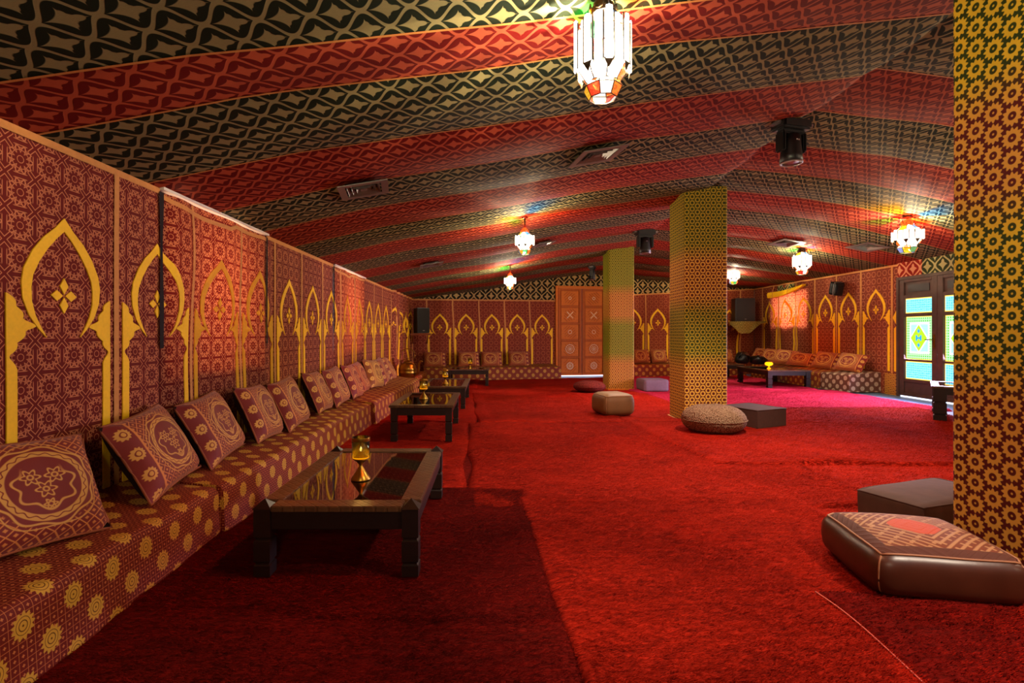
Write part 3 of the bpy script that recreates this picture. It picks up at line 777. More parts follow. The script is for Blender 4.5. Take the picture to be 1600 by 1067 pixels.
# ------------------------------------------------------------------ rugs
def rug(label, c, mat, lvl=0, tri=0, nx=60, ny=60, wob=.03, edge_thread=False):
    """c: four corners, near-left, near-right, far-right, far-left"""
    c = [Vector((p[0], p[1], 0)) for p in c]; base = .012*lvl; H = .020
    def P(u, v):
        a = c[0].lerp(c[1], u); b = c[3].lerp(c[2], u); p = a.lerp(b, v)
        e = max(0, 1-min(u, 1-u, v, 1-v)*12)
        p.x += wob*noise.noise(Vector((p.x*1.1, p.y*1.3, lvl)))*e*2.2; p.y += wob*noise.noise(Vector((p.x*1.3, p.y*1.1, lvl+9)))*e*2.2
        d = min(u*(c[1]-c[0]).length, (1-u)*(c[1]-c[0]).length, v*(c[3]-c[0]).length, (1-v)*(c[3]-c[0]).length)
        k = min(1, d/.05); z = base+H*(k*(2-k))
        z += .010*max(0, noise.noise(Vector((p.x*1.7, p.y*2.4, lvl*3))))*k
        if d < .22: z += .024*math.sin(PI*d/.22)*(0.5+1.0*noise.noise(Vector((p.x*2, p.y*2, 1.5))))
        p.z = z+.002 if d > 1e-5 else .0; return p
    vs = []; fs = []
    us = np.concatenate([np.linspace(0, .04, 5)[:-1], np.linspace(.04, .96, nx), np.linspace(.96, 1, 5)[1:]])
    vv = np.concatenate([np.linspace(0, .04, 5)[:-1], np.linspace(.04, .96, ny), np.linspace(.96, 1, 5)[1:]])
    for v in vv:
        for u in us: vs.append(P(u, v))
    n = len(us)
    for j in range(len(vv)-1):
        for i in range(n-1): a = j*n+i; fs.append((a, a+1, a+n+1, a+n))
    o = pyd('shaggy_rug', vs, fs, mat, None, None, True); tag(o, label, 'rug')
    if tri:
        A = np.array([tuple(v) for v in vs]).reshape(len(vv), n, 3)
        U = rng.random(tri); V = rng.random(tri)
        fi = np.interp(U, us, np.arange(n)); fj = np.interp(V, vv, np.arange(len(vv)))
        i0 = np.minimum(fi.astype(int), n-2); j0 = np.minimum(fj.astype(int), len(vv)-2); fu = (fi-i0)[:, None]; fv = (fj-j0)[:, None]
        p = (A[j0, i0]*(1-fu)+A[j0, i0+1]*fu)*(1-fv)+(A[j0+1, i0]*(1-fu)+A[j0+1, i0+1]*fu)*fv
        ph = np.sin(p[:, 0]*5+p[:, 1]*9)*.7+rng.normal(0, .8, tri)
        L = rng.uniform(.018, .042, tri)
        dx = np.cos(ph)*L; dy = -np.abs(np.sin(ph))*L*.5; dz = rng.uniform(.004, .018, tri)
        wv = rng.uniform(.0018, .0042, tri)
        a = p+np.stack([np.zeros(tri), wv, np.zeros(tri)-.002], 1); b = p-np.stack([np.zeros(tri), wv, np.zeros(tri)+.002], 1)
        t2 = p+np.stack([dx, dy, dz], 1)
        verts = np.stack([a, b, t2], 1).reshape(-1, 3)
        me = bpy.data.meshes.new('pile'); me.vertices.add(3*tri); me.vertices.foreach_set('co', verts.ravel().astype(np.float32))
        me.loops.add(3*tri); me.loops.foreach_set('vertex_index', np.arange(3*tri, dtype=np.int32)); me.polygons.add(tri)
        me.polygons.foreach_set('loop_start', np.arange(0, 3*tri, 3, dtype=np.int32)); me.update(calc_edges=True); me.validate()
        pl = link('pile', me, mat, o); pl['kind'] = 'stuff'
    return o, P
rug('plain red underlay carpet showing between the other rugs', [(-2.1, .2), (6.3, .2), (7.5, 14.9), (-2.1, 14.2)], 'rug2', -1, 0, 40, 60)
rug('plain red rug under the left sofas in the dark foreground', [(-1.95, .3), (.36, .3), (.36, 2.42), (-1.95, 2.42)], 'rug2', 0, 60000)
rug('red rug coloured for shade under the nearest carved table', [(-1.85, 2.40), (.33, 2.20), (.30, 4.22), (-1.85, 4.25)], 'rug2', 1, 90000)
rug('red rug strip beneath the second low table', [(-1.85, 4.15), (-.22, 4.15), (-.30, 7.4), (-1.85, 7.4)], 'rug', 0, 50000)
rug('red rug strip beneath the third low table by the sofa end', [(-1.85, 7.35), (-.20, 7.35), (-.35, 10.8), (-1.9, 10.8)], 'rug', 1, 30000)
rug('broad red rug in the foreground between near table and leather pouf', [(.42, .3), (2.75, .3), (2.30, 3.93), (.20, 3.98)], 'rug', 2, 160000)
rug('broad red rug reaching from foreground rug to the middle column', [(-.16, 3.70), (3.1, 3.72), (2.75, 7.30), (-.34, 7.30)], 'rug', 1, 150000)
rug('red rug with rounded corner in front of the olive pouf', [(-.20, 7.27), (1.95, 7.25), (1.72, 10.8), (-.42, 10.85)], 'rug', 2, 60000)
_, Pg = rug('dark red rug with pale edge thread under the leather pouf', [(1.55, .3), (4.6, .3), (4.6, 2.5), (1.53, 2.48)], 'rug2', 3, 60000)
tube('edge_thread', [Pg(0.004, v)+Vector((0, 0, .006)) for v in np.linspace(.6, .99, 20)], .004, 'thread', _, 5).location = (0, 0, 0)
rug('deep red rug around the grey box pouf by the near column', [(2.2, 3.0), (6.2, 2.5), (6.3, 4.95), (2.15, 4.95)], 'rug', 0, 60000)
rug('red rug with frayed left edge below the knitted pouf', [(2.17, 4.92), (6.4, 4.95), (6.6, 6.95), (1.86, 7.6)], 'rug', 3, 90000)
rug('red rug behind the brown box pouf and middle column', [(3.4, 6.9), (6.9, 6.85), (7.2, 8.65), (3.2, 8.7)], 'rug', 2, 50000)
rug('red rug with daylight in its colour before the glass door', [(3.3, 8.6), (7.72, 8.5), (7.62, 11.4), (3.1, 11.4)], 'rug3', 1, 60000)
rug('red rug tinted for daylight in front of the right sofas and low table', [(3.1, 11.35), (7.3, 11.3), (7.6, 15.3), (3.1, 14.6)], 'rug3', 2, 30000)
rug('red rug between the pine door and the farthest column', [(-.4, 10.8), (3.2, 10.75), (3.3, 14.9), (-.4, 13.8)], 'rug', 0, 30000)
rug('red rug right of the olive pouf between two columns', [(1.75, 7.5), (3.35, 7.3), (3.35, 10.8), (1.7, 10.85)], 'rug', 1, 30000)
rug('red rug beneath the farthest table in the left corner', [(-1.9, 10.75), (-.3, 10.75), (-.3, 14.2), (-1.9, 14.0)], 'rug', 1, 10000)

# ------------------------------------------------------------------ sofas
def sofa(label, W0, W1, nrm, depth, h=.34, hb=.40, mat='sofa', ends=(1, 1)):
    """W0 -> W1 runs along the front edge on the floor, nrm points from the front edge to the wall"""
    a = Vector(W0+(0,)); b = Vector(W1+(0,)); d = (b-a); L = d.length; d.normalize(); nv = Vector(nrm+(0,)).normalized()
    t = thing('banquette_sofa', label, 'sofa', tuple((a+b)/2), 0); inv = -(a+b)/2
    def prof():
        P = [(0.0, .02)]
        for k in range(1, 5): P.append((.004*k, .02+(h-.08)*k/5))
        for k in range(7): q = k/6*PI/2; P.append((.02+.05*(1-math.cos(q)), h-.055+.055*math.sin(q)))
        for k in range(1, 8): P.append((.07+(depth-.07)*k/7, h+(hb-h)*k/7))
        return P
    P = prof(); ds = [0]
    for p, q in zip(P[:-1], P[1:]): ds.append(ds[-1]+math.dist(p, q))
    n = max(3, int(L/.08)); vs = []; uv = []; fs = []; m = len(P)
    for i in range(n+1):
        s = L*i/n
        for j, (x, z) in enumerate(P):
            q = a+d*s; e = min(1, min(s, L-s)/.06)
            nz_ = noise.noise(Vector((q.x*2+x*3, q.y*2, z*2)))
            w_ = q+nv*(x+.012*nz_+(1-e)*.012)+inv; w_.z = z+(.014*nz_ if j > 4 else 0)-(1-e)*.012*(j > 5)
            vs.append(w_); uv.append((s, ds[j]))
    for i in range(n):
        for j in range(m-1): q = i*m+j; fs.append((q, q+1, q+m+1, q+m))
    pyd('seat_cover', vs, fs, mat, t, uv, True)
    for i in (0, n):
        ev = [vs[i*m+j] for j in range(m)]+[Vector((vs[i*m+m-1].x, vs[i*m+m-1].y, .02))]
        pyd('end_cover', ev, [tuple(range(m+1))], mat, t, [(p[0], p[1]) for p in P]+[(depth, .02)])
    # base box that carries the seat
    return t
sofa('nearest left sofa section with maroon rosette brocade', (-1.655, .5), (-1.69, 3.24), (-1, 0), .58)
sofa('second left sofa section behind the nearest carved table', (-1.665, 3.25), (-1.66, 5.60), (-1, 0), .58, h=.35)
sofa('third left sofa section between nearest and second table', (-1.70, 5.61), (-1.66, 7.20), (-1, 0), .55, h=.325)
sofa('long fourth left sofa section ending before the brass kettle', (-1.60, 7.21), (-1.50, 11.0), (-1, 0), .62)
sofa('low sofa section in the left corner carrying the brass kettle', (-1.68, 11.02), (-1.68, 13.65), (-1, 0), .52, h=.30, hb=.30)
def onback(x, off): return (x+.174*off, zback(x)-.985*off)
sofa('back sofa left of the pine door below yellow arches', onback(-1.95, .85), onback(1.85, .85), (-.174, .985), .8, h=.36, mat='sofa')
sofa('back sofa right of the farthest column', onback(3.75, .85), onback(7.6, .85), (-.174, .985), .8, h=.38, mat='sofa')
sofa('right wall sofa behind the right low table', (7.70, 15.2), (7.62, 11.95), (1, 0), .77, h=.40, hb=.46)
sofa('right wall sofa end section with pale diamonds by the glass door', (7.66, 11.94), (7.78, 11.15), (1, 0), .70, h=.41, hb=.46, mat='sofa_pale')

# ------------------------------------------------------------------ cushions
def cushion_meshes(w=.60, h=.43, th=.15, seed=0):
    """local frame: x = width, z = height, front faces -y"""
    r = random.Random(seed); n = 15; outs = []
    for side in (0, 1):
        vs = []; uv = []; fs = []
        for j in range(n):
            for i in range(n):
                u = -1+2*i/(n-1); v = -1+2*j/(n-1)
                k = max(0, (1-u**4)*(1-v**4))**.55
                pin = 1-.07*(1-abs(u)**2)*abs(v)**6-.0; pin2 = 1-.07*(1-abs(v)**2)*abs(u)**6
                x = u*w/2*pin2; z = v*h/2*pin; y = (th/2)*k*(-1 if side == 0 else 1)
                y += .012*noise.noise(Vector((u*1.8+seed, v*1.8, side*3)))*k
                vs.append((x, y, z+h/2)); uv.append((u, v))
        for j in range(n-1):
            for i in range(n-1): q = j*n+i; fs.append((q, q+1, q+n+1, q+n))
        outs.append((vs, uv, fs))
    return outs
def make_cushion(label, loc, rot, mat='cush', seed=0, w=.60, h=.43, th=.15, group='brocade cushions along the sofas', flip=1):
    t = thing('brocade_cushion', label, 'cushion', loc, 0, group); t.rotation_mode = 'XYZ'; t.rotation_euler = rot
    (v0, u0, f0), (v1, u1, f1) = cushion_meshes(w, h, th, seed)
    if flip < 0: u0 = [(-a, b) for a, b in u0]
    pyd('front_cover', v0, f0, mat, t, u0, True); pyd('back_cover', v1, f1, 'velvet', t, u1, True)
    n = 15; rim = [v0[i] for i in range(n)]+[v0[j*n+n-1] for j in range(1, n)]+[v0[(n-1)*n+i] for i in range(n-2, -1, -1)]+[v0[j*n] for j in range(n-2, 0, -1)]
    tube('piping', rim+[rim[0]], .007, 'piping', t, 5)
    return t
# euler: local front -y; yaw psi turns it; tilt back by rx
def cush_at(label, bx, by, bz, face, tilt, roll=0, **k):
    """bottom centre at (bx,by,bz); face = compass angle (deg) the front looks to, 0 = +x (right), -90 = towards the camera"""
    psi = math.radians(face+90)
    m = Matrix.Rotation(psi, 4, 'Z') @ Matrix.Rotation(math.radians(-tilt), 4, 'X') @ Matrix.Rotation(math.radians(roll), 4, 'Y')
    return make_cushion(label, (bx, by, bz), m.to_euler('XYZ'), **k)
LC = [(2.16, -12, 28, 'first cushion on the nearest left sofa, cut by the left frame edge', 'cush'),
      (3.12, 22, 30, 'second cushion along the left wall, gold rosettes down its side band', 'cush'),
      (3.84, 22, 28, 'third cushion along the left wall leaning beside a yellow pillar', 'cush'),
      (4.50, 20, 25, 'fourth cushion along the left wall, close beside the fifth', 'cush'),
      (5.12, 8, 25, 'fifth cushion along the left wall facing the room', 'cush'),
      (6.08, 18, 24, 'sixth cushion along the left wall behind the nearest table', 'cush'),
      (6.70, 8, 22, 'seventh cushion along the left wall', 'cush'),
      (7.36, 16, 22, 'eighth cushion along the left wall below the glowing hanging', 'cush'),
      (8.00, 10, 24, 'ninth cushion along the left wall just before the yellow cushion', 'cush'),
      (8.72, -4, 20, 'yellow gold cushion in the left row', 'cushy'),
      (9.40, 14, 24, 'cushion just behind the yellow one on the left sofa', 'cush'),
      (10.3, 10, 30, 'last cushion of the left row beside the brass kettle', 'cush')]
for i, (y, f, t_, lab, mt) in enumerate(LC):
    sx_ = [1.0, .96, 1.02, .9, .86, .95, .9, .92, .9, .92, .86, .95][i]
    cush_at(lab, -1.93+.03*math.sin(i*2.1), y, .385, f*.5-4, t_, roll=[6, -4, -3, 3, -4, 2, -3, 3, -2, 4, -3, 2][i], mat=mt, seed=i, w=.70*sx_, h=.50, th=.17)
for i, (px, lab) in enumerate(((681, 'back sofa cushion nearest the left corner'), (733, 'back sofa cushion seen behind the farthest candle'), (769, 'third back sofa cushion from the left corner'), (812, 'back sofa cushion nearest the pine door'))):
    x = (px-767)/800*14.5; cush_at(lab, x, zback(x)-.40, .37, -80, 22, mat='cush', seed=20+i, w=.62, h=.44, flip=-1)
for i, (px, lab) in enumerate(((1002, 'back sofa cushion just right of the farthest column'), (1032, 'back sofa cushion just left of the middle column'), (1144, 'back sofa cushion just right of the middle column'))):
    x = (px-767)/800*15.5; cush_at(lab, x, zback(x)-.42, .41, -80, 22, mat='cush', seed=30+i, w=.55, h=.44, flip=-1)
for i, (y, f, lab) in enumerate(((11.55, 202, 'right wall cushion nearest the glass door'), (12.38, 205, 'second right wall cushion from the glass door'), (13.35, 222, 'third right wall cushion, slumped low'), (14.05, 215, 'fourth right wall cushion behind the amber bowl'), (14.75, 208, 'fifth right wall cushion beside the black bag'), (15.35, 205, 'right wall cushion deepest in the corner behind the bag'))):
    cush_at(lab, 8.02, y, .455, f, 34 if i != 2 else 46, mat='cush', seed=40+i, w=.66, h=.47, roll=5, flip=-1)

# ------------------------------------------------------------------ low tables
def carved_leg(t, x, y, h, w=.085):
    pr = [(1, 0), (1, .16), (.82, .18), (.82, .20), (1, .22), (1, .52), (.82, .54), (.82, .56), (1, .58), (1, 1)]
    vs = []; fs = []
    for s, f in pr:
        for a, b in ((-1, -1), (1, -1), (1, 1), (-1, 1)): vs.append((x+a*w/2*s, y+b*w/2*s, f*h))
    for i in range(len(pr)-1):
        for k in range(4): fs.append((i*4+k, i*4+(k+1) % 4, i*4+4+(k+1) % 4, i*4+4+k))
    fs += [(3, 2, 1, 0), tuple(len(vs)-4+k for k in range(4))]
    return pyd('leg', vs, fs, 'darkwood', t)
def table(label, x0, x1, y0, y1, h, caps=True, rz=0, zb=.03, top='carved', leg=.085):
    cx, cy = (x0+x1)/2, (y0+y1)/2; wx, wy = x1-x0, y1-y0
    t = thing('low_table', label, 'table', (cx, cy, zb), rz); H = h-zb
    for a in (-1, 1):
        for b in (-1, 1):
            lx, ly = a*(wx/2-leg/2), b*(wy/2-leg/2); carved_leg(t, lx, ly, H-.012, leg)
            if caps:
                s = leg/2+.006; z = H-.012
                pyd('corner_cap', [(lx-s, ly-s, z), (lx+s, ly-s, z), (lx+s, ly+s, z), (lx-s, ly+s, z), (lx, ly, z+.045)], [(0, 1, 4), (1, 2, 4), (2, 3, 4), (3, 0, 4), (3, 2, 1, 0)], 'darkwood', t)
    ah = .10
    for b in (-1, 1):
        box('apron', (0, b*(wy/2-.025), H-ah/2-.02), (wx-2*leg, .03, ah), 'darkwood', t, .004)
        box('apron', (b*(wx/2-.025), 0, H-ah/2-.02), (.03, wy-2*leg, ah), 'darkwood', t, .004)
    rw = .11 if caps else .07; e = 0 if caps else .02
    for b in (-1, 1):
        box('top_rail', (0, b*(wy/2-rw/2+e/2), H-.012), (wx-(2*leg if caps else -2*e), rw+e, .03), top, t, .004)
        box('top_rail', (b*(wx/2-rw/2+e/2), 0, H-.012), (rw+e, wy-2*(rw if not caps else max(rw, leg)), .03), top, t, .004)
    box('carved_panel', (0, 0, H-.030), (wx-2*rw+.01, wy-2*rw+.01, .02), 'carved', t)
    bm = bmesh.new()
    for k in range(18):
        a = 2*PI*k/18; v = bm_box(bm, (0, 0, 0), (.10, .03, .008), .003); bmesh.ops.rotate(bm, verts=v, cent=(0, 0, 0), matrix=Matrix.Rotation(a, 3, 'Z'))
        bmesh.ops.translate(bm, vec=(.13*math.cos(a), (.16 if k % 2 else .13)*math.sin(a), H-.018), verts=v)
    fin('carved_rosette', bm, 'tabletop', t)
    box('glass_top', (0, 0, H-.006), (wx-2*rw+.004, wy-2*rw+.004, .006), 'tglass', t)
    return t
table('nearest low table, carved dark wood with glass top and pointed corners', -1.225, -.375, 2.64, 3.98, .405, zb=.045)
table('second low table along the left sofas with plain dark legs', -1.18, -.46, 6.02, 7.30, .455, False, zb=.03, leg=.075)
table('third low table along the left sofas', -1.20, -.43, 8.56, 10.1, .41, False, zb=.04, leg=.075)
table('farthest left low table in front of the back sofa', -1.06, -.06, 12.45, 13.25, .425, False, zb=.03, leg=.075)
table('low table with bluish daylight sheen before the right sofa', 6.38, 7.36, 11.78, 13.25, .45, False, zb=.04, leg=.10)
table('low table in the far right corner left of the bag', 5.7, 6.9, 14.0, 14.9, .45, False, zb=.04, leg=.09)
table('black low table by the glass door, half hidden by near column', 6.60, 7.61, 6.96, 7.97, .54, False, rz=math.radians(-40), zb=.04, leg=.15)

# ------------------------------------------------------------------ candle glasses
def candle(label, x, y, z):
    t = thing('candle_glass', label, 'candle holder', (x, y, z), 0, 'candle glasses on the low tables'); t.scale = (1.15, 1.15, 1.15)
    prof = [(.052, 0), (.052, .004), (.034, .030), (.010, .068), (.008, .075), (.020, .092), (.042, .108), (.044, .112)]
    lathe('brass_stand', prof, 'brass', t)
    lathe('glass', [(.043, .113), (.047, .118), (.047, .225), (.0445, .225), (.0445, .12), (.03, .118)], 'glass', t, caps=False)
    lathe('rim_band', [(.048, .205), (.0485, .207), (.0485, .222), (.048, .224)], 'brass', t, caps=False)
    lathe('oil', [(.0435, .116), (.0435, .150)], 'wax', t)
    lathe('flame', [(.001, .150), (.006, .155), (.007, .160), (.003, .170), (.0005, .176)], 'flame', t, 10)
    l = light('candle_light', 'POINT', (0, 0, .19), .5, (1, .65, .2), .015); l.parent = t
candle('candle glass on brass cone stand on the nearest table', -.80, 3.15, .405)
candle('candle glass on the second left table', -.87, 6.62, .455)
candle('candle glass on the third left table', -.80, 9.0, .41)
candle('candle glass glowing on the farthest left table', -.52, 12.85, .425)
t = thing('candle_bowl', 'amber glass candle bowl on the right low table', 'candle holder', (6.76, 12.45, .45))
lathe('foot', [(.045, 0), (.04, .01), (.012, .02), (.012, .05), (.02, .06)], 'amber', t)
lathe('bowl', [(.02, .06), (.065, .075), (.09, .105), (.085, .135), (.06, .155), (.055, .155), (.08, .13), (.084, .105), (.06, .08), (.02, .068)], 'amber', t, caps=False)
lathe('flame', [(.001, .075), (.02, .085), (.018, .10), (.0005, .12)], 'flame', t, 10)
l = light('candle_light', 'POINT', (0, 0, .13), .6, (1, .7, .2), .02); l.parent = t

# ------------------------------------------------------------------ poufs
def pouf_round(label, x, y, rx, ry, h, mat, rz=0, zb=.02, pw=.85):
    t = thing('round_pouf', label, 'pouf', (x, y, zb), rz); vs = []; fs = []; N, K = 14, 32
    for j in range(N+1):
        ph = -PI/2+PI*j/N
        z = (math.copysign(abs(math.sin(ph))**.95, ph)+1)/2*h; r = max(1e-3, math.cos(ph))**pw
        for k in range(K):
            a = 2*PI*k/K; q = 1+.03*noise.noise(Vector((math.cos(a)*1.5, math.sin(a)*1.5, ph))); vs.append((rx*r*math.cos(a)*q, ry*r*math.sin(a)*q, max(0, z*q)))
    for j in range(N):
        for k in range(K): k2 = (k+1) % K; fs.append((j*K+k, j*K+k2, (j+1)*K+k2, (j+1)*K+k))
    pyd('knitted_cover', vs, fs, mat, t, None, True)
    tube('cover_seam', [(rx*1.003*math.cos(2*PI*k/32), ry*1.003*math.sin(2*PI*k/32), h*.5) for k in range(33)], .006, mat, t, 5); return t
def pouf_box(label, x, y, wx, wy, h, mat, rz=0, zb=.02, round_=.05, bulge=.0, topmat=None, seams=True, seammat='seam', sag=0, name='box_pouf', uvtop=False):
    t = thing(name, label, 'pouf', (x, y, zb), rz); n = 13; vs = []; fs = []; idx = {}
    # subdivided cube surface mapped to a rounded box
    def mp(u, v, w_):
        hx, hy, hz = wx/2, wy/2, h/2; p = Vector((u*hx, v*hy, w_*hz)); r = round_
        q = Vector((max(-hx+r, min(hx-r, p.x)), max(-hy+r, min(hy-r, p.y)), max(-hz+r, min(hz-r, p.z)))); d = p-q
        if d.length > 1e-6: p = q+d.normalized()*r
        b = bulge*(1-w_*w_)*(1-.3*min(abs(u), abs(v)))
        p.x *= 1+b; p.y *= 1+b
        if w_ > .5: p.z += sag*(1-u*u)*(1-v*v)
        m_ = noise.noise(Vector((p.x*4+x, p.y*4, p.z*4)))*.010*(1 if round_ > .02 else .3); p += Vector((u, v, 0))*m_
        p.z += hz; return p
    def face(f, top=False):
        base = len(vs); uv = []
        for j in range(n):
            for i in range(n):
                a, b = -1+2*i/(n-1), -1+2*j/(n-1); a = math.sin(a*PI/2)*.35+a*.65; b = math.sin(b*PI/2)*.35+b*.65
                vs.append(mp(*f(a, b)))
        for j in range(n-1):
            for i in range(n-1): q = base+j*n+i; fs.append((q, q+1, q+n+1, q+n))
    for f in (lambda a, b: (a, -1, b), lambda a, b: (1, a, b), lambda a, b: (-a, 1, b), lambda a, b: (-1, -a, b), lambda a, b: (a, -b, -1)): face(f)
    if topmat is None: face(lambda a, b: (a, b, 1))
    o = pyd('cover', vs, fs, mat, t, None, True)
    if topmat is not None:
        tv = []; tu = []; tf = []
        for j in range(n):
            for i in range(n): a, b = -1+2*i/(n-1), -1+2*j/(n-1); tv.append(mp(a, b, 1)); tu.append((a, b))
        for j in range(n-1):
            for i in range(n-1): q = j*n+i; tf.append((q, q+1, q+n+1, q+n))
        pyd('top_cover', tv, tf, topmat, t, tu, True)
    if seams:
        k = .93 if round_ > .03 else .99
        zz = 1
        ring = []
        for (a, b, c_, d_) in ((-1, -1, 1, -1), (1, -1, 1, 1), (1, 1, -1, 1), (-1, 1, -1, -1)):
            for q in range(12): f = q/12; ring.append(mp((a+(c_-a)*f), (b+(d_-b)*f), .93)*1.0+Vector((0, 0, .003)))
        tube('piping', ring+[ring[0]], .006, seammat, t, 5)
        for a, b in ((-1, -1), (1, -1)): tube('side_seam', [mp(a, b, w_) for w_ in np.linspace(-.9, .9, 10)], .004, seammat, t, 5)
    return t
pouf_box('brown leather pouf with embroidered kilim top in the right foreground', 2.17, 2.63, .62, .58, .24, 'leather', math.radians(-10), .045, .07, .07, 'kilim', sag=.03)
b_ = pouf_box('grey brown cloth box pouf wedged behind the near column', 2.95, 3.44, .84, .42, .215, 'boxgrey', math.radians(20), .03, .03, .01, None, seammat='boxgrey', sag=.02)
pouf_round('beige brown knitted oval pouf in front of the middle column', 2.84, 6.52, .40, .35, .36, 'weave', .1, .035, .68)
pouf_box('dark brown box pouf beside the middle column', 3.60, 7.03, .55, .58, .25, 'brownbox', math.radians(24), .05, .012, 0, None, seammat='brownbox')
pouf_box('olive tan leather cube pouf standing alone on the red rugs', 1.89, 7.95, .50, .52, .34, 'olive', math.radians(14), .045, .10, .06, 'olive2')
pouf_round('brick red knitted round pouf left of the farthest column', 2.15, 11.15, .35, .33, .26, 'weavered', 0, .02)
pouf_box('mauve grey cube pouf right of the farthest column', 3.58, 11.35, .56, .50, .27, 'slate', math.radians(4), .03, .05, .02, None, seammat='slate')

# ------------------------------------------------------------------ lanterns
def lantern(label, x, y, zc, R=.135, bh=.225, wide=False, k=1.0, power=None, rod_top=None):
    t = thing('glass_lantern', label, 'lantern', (x, y, zc)); n = 8
    zt, zb = bh/2, -bh/2
    top = (rod_top if rod_top else ceil_h(x, y))-zc
    # glass bars of the body: star plan, alternating depth and height
    NB = 16; w_b = .118
    for i in range(NB):
        a = 2*PI*i/NB; out = (i % 2 == 0); r = R*(1.0 if out else .86); w_ = R*w_b
        dz = (.16 if i % 4 == 0 else -.02)*bh*.5
        ca, sa = math.cos(a), math.sin(a)
        pts = [(r, -w_), (r+.28*w_*1.6, 0), (r, w_)]
        vs = []
        for z in (zb-(dz if out else 0)*.3, zt+dz):
            for pr, pt in pts: vs.append((pr*ca-pt*sa, pr*sa+pt*ca, z))
            vs.append(((r-.012)*ca, (r-.012)*sa, z))
        pyd('glass_bar', vs, [(0, 1, 5, 4), (1, 2, 6, 5), (2, 3, 7, 6), (3, 0, 4, 7), (3, 2, 1, 0), (4, 5, 6, 7)], 'gwhite', t)
    # metal ribs
    for i in range(NB):
        a = 2*PI*(i+.5)/NB; r = R*.97
        o = box('metal_rib', (r*math.cos(a), r*math.sin(a), 0), (.006, .005, bh), 'iron', t)
    def tier(name, r0, z0, r1, z1, mats, off=0, part=n):
        for i in range(part):
            a0 = 2*PI*(i+off)/part; a1 = 2*PI*(i+1+off)/part; g_ = .03
            a0 += g_; a1 -= g_; q = [(r0*math.cos(a0), r0*math.sin(a0), z0), (r0*math.cos(a1), r0*math.sin(a1), z0), (r1*math.cos(a1), r1*math.sin(a1), z1), (r1*math.cos(a0), r1*math.sin(a0), z1)]
            pyd(name, q, [(0, 1, 2, 3)], mats[i % len(mats)], t)
        ring = [(r1*math.cos(2*PI*(i+off)/part), r1*math.sin(2*PI*(i+off)/part), z1) for i in range(part+1)]
        tube('lead_ring', ring, .003, 'iron', t, 5)
        for i in range(part):
            a = 2*PI*(i+off)/part
            tube('lead_bar', [(r0*math.cos(a), r0*math.sin(a), z0), (r1*math.cos(a), r1*math.sin(a), z1)], .003, 'iron', t, 4)
    tier('lower_pane', R*.88, zb, R*.58, zb-.060, ['gwhite', 'gclear', 'gwhite', 'gorange'])
    tier('collar_pane', R*.58, zb-.060, R*.70, zb-.085, ['gorange', 'gclear', 'gyellow', 'gclear'], .5)
    tier('bowl_pane', R*.70, zb-.085, R*.50, zb-.135, ['gred', 'gclear', 'gorange', 'gyellow'] if not wide else ['gyellow', 'ggreen', 'gorange', 'gblue'], .5)
    tier('shoulder_pane', R*.84, zt, R*.42, zt+.055, ['gorange', 'gclear', 'ggreen', 'gclear', 'gyellow', 'gclear', 'gblue', 'gclear'])
    # metal points hanging from the body
    for i in range(n):
        a = 2*PI*i/n; r = R*1.0; ca, sa = math.cos(a), math.sin(a)
        pyd('metal_point', [((r)*ca-.026*sa, r*sa+.026*ca, zb), (r*ca+.026*sa, r*sa-.026*ca, zb), (r*.93*ca, r*.93*sa, zb-.045)], [(0, 1, 2)], 'iron', t)
    # pierced crown
    lathe('crown', [(R*.42, zt+.055), (R*.46, zt+.075), (R*.36, zt+.105), (R*.16, zt+.125), (.012, zt+.13)], 'iron' if not wide else 'gorange', t, 12, smooth=False)
    for i in range(6):
        a = 2*PI*i/6; ca, sa = math.cos(a), math.sin(a); c_ = Vector((R*.47*ca, R*.47*sa, zt+.08)); ring = []
        for q in range(9): b = 2*PI*q/8; ring.append(c_+Vector((-sa, ca, 0))*.022*math.cos(b)+Vector((0, 0, 1))*.022*math.sin(b))
        tube('crown_ring', ring, .004, 'iron', t, 5)
    tube('hanging_rod', [(0, 0, zt+.12), (0, 0, max(zt+.15, top-.02))], .010, 'iron', t)
    lathe('ceiling_rose', [(.05, top-.02), (.045, top+.0), (.02, top+.01)], 'iron', t)
    if k != 1: t.scale = (k, k, k)
    l = light('lantern_bulb', 'POINT', (0, 0, .0), power or LANTERN_W, (1.0, .83, .60), .025); l.parent = t
    return t
def L2(label, px, Z, py, k, wide=False, power=None, bh=.225):
    x = (px-767)/800*Z; zc = 1.3+(521-py)/800*Z
    top = (ceil_h(x, Z)-zc)/k+zc
    return lantern(label, x, Z, zc, bh=bh, wide=wide, k=k, power=power, rod_top=top)
L2('large nearest glass lantern at the top of the picture', 942, 2.40, 76, .95, power=115)
L2('second lantern of the left row, above the middle of the room', 820, 6.87, 376, .90, wide=True, power=90, bh=.13)
L2('farthest small lantern of the left row before the back wall', 797, 11.06, 439, .88, wide=True, power=95, bh=.13)
L2('nearest right lantern with coloured bowl, left of the near column', 1418, 8.05, 368, 1.45, wide=True, power=130, bh=.10)
L2('second right lantern above the right sofa', 1253, 10.6, 408, 1.25, power=95, bh=.17)
L2('farthest right lantern beside the middle column', 1146, 13.7, 430, 1.15, wide=True, power=130, bh=.14)

